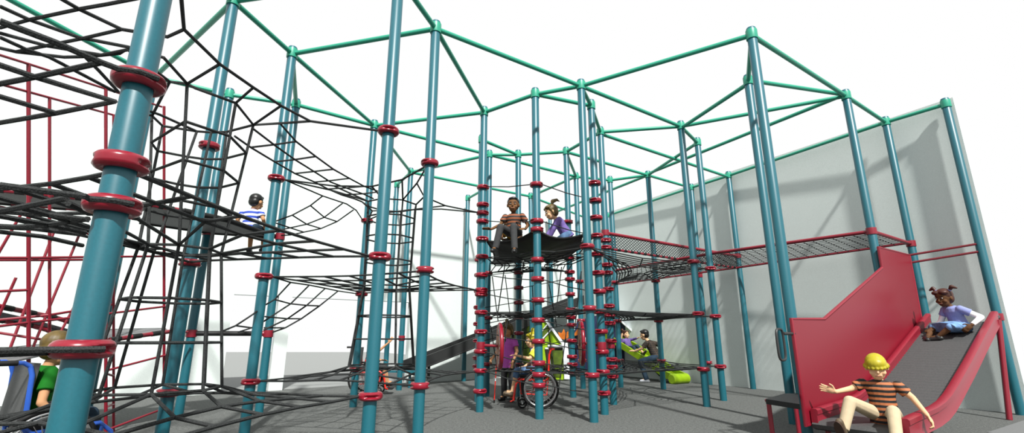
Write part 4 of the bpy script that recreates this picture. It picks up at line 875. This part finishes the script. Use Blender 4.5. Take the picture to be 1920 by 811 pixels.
# ------------------------------------------------------------------ wheelchairs (forward = local +y)
def wheelchair(label, loc, yaw, frame, s=1.0, back='dgrey'):
    e = empty('wheelchair', loc, yaw); tag(e, label, 'wheelchair')
    def pt(n, mb, m, par=None, lb=None, sm=True): return obj(n, mb, m, par or e, sm, lb)
    RX = Matrix.Rotation(math.pi / 2, 3, 'Y'); R = .29 * s
    for sx_ in (-1, 1):
        c = V((sx_ * .255 * s, -.02, R)); cr = [(R - .016 + .016 * math.cos(t), .016 * math.sin(t)) for t in [2 * math.pi * i / 10 for i in range(10)]]
        wl = pt('wheel', MB().lathe(cr, c, 40, RX, closed=True), 'tyre', None, 'black tyre')
        cr = [(R - .040 + .010 * math.cos(t), .012 * math.sin(t)) for t in [2 * math.pi * i / 8 for i in range(8)]]; pt('rim', MB().lathe(cr, c, 40, RX, closed=True), 'chrome', wl)
        cr = [(R - .055 + .006 * math.cos(t), sx_ * .035 + .006 * math.sin(t)) for t in [2 * math.pi * i / 8 for i in range(8)]]; pt('push_rim', MB().lathe(cr, c, 40, RX, closed=True), 'chrome', wl)
        m = MB(); m.lathe([(.022, -.03), (.022, .03)], c, 12, RX)
        for k in range(24): a = 2 * math.pi * k / 24; a2 = a + (.25 if k % 2 else -.25); m.tube([c + V((.012 * (1 if k % 2 else -1), .02 * math.cos(a), .02 * math.sin(a))), c + V((0, (R - .045) * math.cos(a2), (R - .045) * math.sin(a2)))], .0022 if k % 4 else .005, 4)
        pt('spokes', m, 'chrome', wl)
        x = sx_ * .205 * s
        pt('frame_side', MB().tube([(x, -.19, .86), (x, -.17, .80), (x, -.15, .45), (x, -.10, .41), (x, .28, .43), (x, .36, .36), (x, .40, .12)], .016, 10).tube([(x, -.15, .46), (x, -.12, .20), (x, .28, .22), (x, .30, .42)], .013, 8), frame)
        hnd = pt('push_handle', MB().tube([(x, -.19, .86), (x, -.23, .885), (x, -.28, .885)], .015, 10), frame); pt('grip', MB().tube([(x, -.26, .885), (x, -.38, .885)], .019, 10), 'black', hnd)
        pt('armrest', MB().box((x, .06, .60), (.05, .28, .03)), 'black'); pt('armrest_post', MB().tube([(x, .12, .43), (x, .12, .59)], .012, 8), frame)
        cc = V((sx_ * .19 * s, .26, .075)); ca = pt('caster', MB().lathe([(.05, -.02), (.072, -.016), (.075, 0), (.072, .016), (.05, .02)], cc, 20, RX, closed=True), 'tyre')
        pt('fork', MB().tube([cc, cc + V((0, .03, .10)), cc + V((0, .02, .15))], .011, 8).lathe([(.012, -.026), (.012, .026)], cc, 8, RX), 'chrome', ca)
        pt('footrest', MB().box((sx_ * .10, .46, .10), (.14, .13, .02)), 'black'); pt('footrest_bar', MB().tube([(x, .40, .12), (x * .8, .44, .10)], .012, 8), frame)
    pt('seat', MB().box((0, .08, .445), (.38, .42, .05)), 'black', None, None, False)
    bk = MB(); bk.box((0, -.165, .68), (.40, .035, .40), Matrix.Rotation(-.06, 3, 'X')); pt('backrest', bk, back, None, None, False)
    pt('cross_bar', MB().tube([(-.2, .05, .22), (.2, .05, .40)], .011, 8).tube([(.2, .07, .22), (-.2, .07, .40)], .011, 8), frame)
    return e
def sit(hr=(0, 0, 0), arms=None, z=.47, lean=.03, hk=1.08):
    return {'pel': (0, .0, z + .09), 'neck': (0, lean, z + .43), 'head': (0, lean + .04, z + .55), 'hr': hr, 'sw': .12, 'hk': hk,
            'arms': arms or [((-.20, .04, z + .2), (-.19, .2, z + .14), (0, .9, -.2), (.3, 0, -.9)), ((.20, .04, z + .2), (.19, .2, z + .14), (0, .9, -.2), (-.3, 0, -.9))],
            'legs': [((-.09, .32, z + .07), (-.09, .40, z - .25), (0, 1, .05)), ((.09, .32, z + .07), (.09, .40, z - .25), (0, 1, .05))], 'hem': .05}
wheelchair('red wheelchair with big spoked wheels under the girl in floral top', (.42, 8.12, 0), yaw_to(-1, 0), 'wred')
person('', 'blond girl with topknot and floral top pointing from the red wheelchair', (.40, 8.12, 0), yaw_to(-1, 0),
  dict(slc='ycloth', **sit((0, -.05, 0), [((-.17, .12, .74), (-.12, .30, .78), (.1, 1, .15), (0, 0, -1)), ((.18, .06, .68), (.16, .20, .60), (0, .9, -.2), (-.3, 0, -.9))])), 'skinA', 'blond', 'bun', 'floral', 'jeans', 'bshoe', 1.0, .0075, .7, pantlen=.3, brow='blond')
wheelchair('red framed wheelchair behind the tall post, seen from the left', (-2.86, 9.95, 0), yaw_to(1, .1), 'wred')
person('', 'boy in black and red shirt raising an arm in back wheelchair', (-2.84, 9.95, 0), yaw_to(1, .1),
  sit((0, 0, 0), [((-.19, .06, .70), (-.16, .22, .66), (0, .9, 0), (.3, 0, -.9)), ((.17, .22, .86), (.15, .40, 1.02), (.1, .6, .8), (-.8, .3, 0))]), 'skinB', 'blackhair', 'short', 'stripeR', 'charcoal', 'shoe', .95, .008, .7, pantlen=.2)
wheelchair('blue framed wheelchair with grey backrest beside the nearest post', (-3.46, 3.80, 0), yaw_to(.52, .85), 'wblue', 1.0, 'grey')
person('', 'boy in green tee seen from behind in the blue wheelchair', (-3.50, 3.74, -.05), yaw_to(.56, .83),
  sit((.2, -.1, 0), [((-.21, .0, .68), (-.22, .12, .60), (0, .9, -.2), (.3, 0, -.9)), ((.22, -.01, .66), (.25, .10, .54), (0, .8, -.5), (-.3, 0, -.9))]), 'skinB', 'brownhair', 'short', 'gcloth', 'djeans', 'bshoe', 1.0, .007, .62)

# ------------------------------------------------------------------ man and girl on the small slide
person('', 'man in dark plaid shirt and jeans bending over the lime slide', (3.64, 12.82, -.035), yaw_to(-.80, .60),
  {'pel': (0, -.06, .48), 'neck': (0, .10, .80), 'head': (0, .17, .915), 'hr': (0, -.12, 0), 'sw': .13, 'adult': 1, 'hem': .04, 'hk': 1.05,
   'arms': [((-.16, .16, .66), (-.12, .34, .60), (0, 1, .1), (.3, 0, -.9)), ((.2, -.08, .72), (.25, .02, .56), (0, .5, -.8), (-.9, 0, 0))],
   'legs': [((-.17, .22, .40), (-.20, .10, .06), (-.1, 1, 0)), ((.19, .14, .33), (.22, -.12, .06), (.1, 1, 0))]},
  'skinA', 'blackhair', 'short', 'plaid', 'djeans', 'gshoe', 1.28, .009, longsl=None, sleeve=.8, adult=True)
person('', 'small girl in purple top leaning back on the lime slide', (3.27, 13.81, .70), yaw_to(.50, -.86),
  {'pel': (0, 0, .10), 'neck': (0, -.16, .37), 'head': (0, -.15, .49), 'hr': (.1, .25, 0), 'sw': .115, 'hk': 1.1,
   'arms': [((-.14, .04, .36), (-.10, .24, .39), (0, .9, .3), (0, 0, -1)), ((.20, -.14, .25), (.22, -.10, .40), (-.1, .1, .9), (-.9, 0, 0))],
   'legs': [((-.08, .24, .16), (-.09, .46, -.04), (0, .7, .7)), ((.08, .24, .12), (.10, .46, -.10), (0, .7, .7))], 'hem': .03},
  'skinA', 'auburn', 'tail', 'purple', 'djeans', 'shoe', .92, .0085, longsl=True, pantlen=.35)
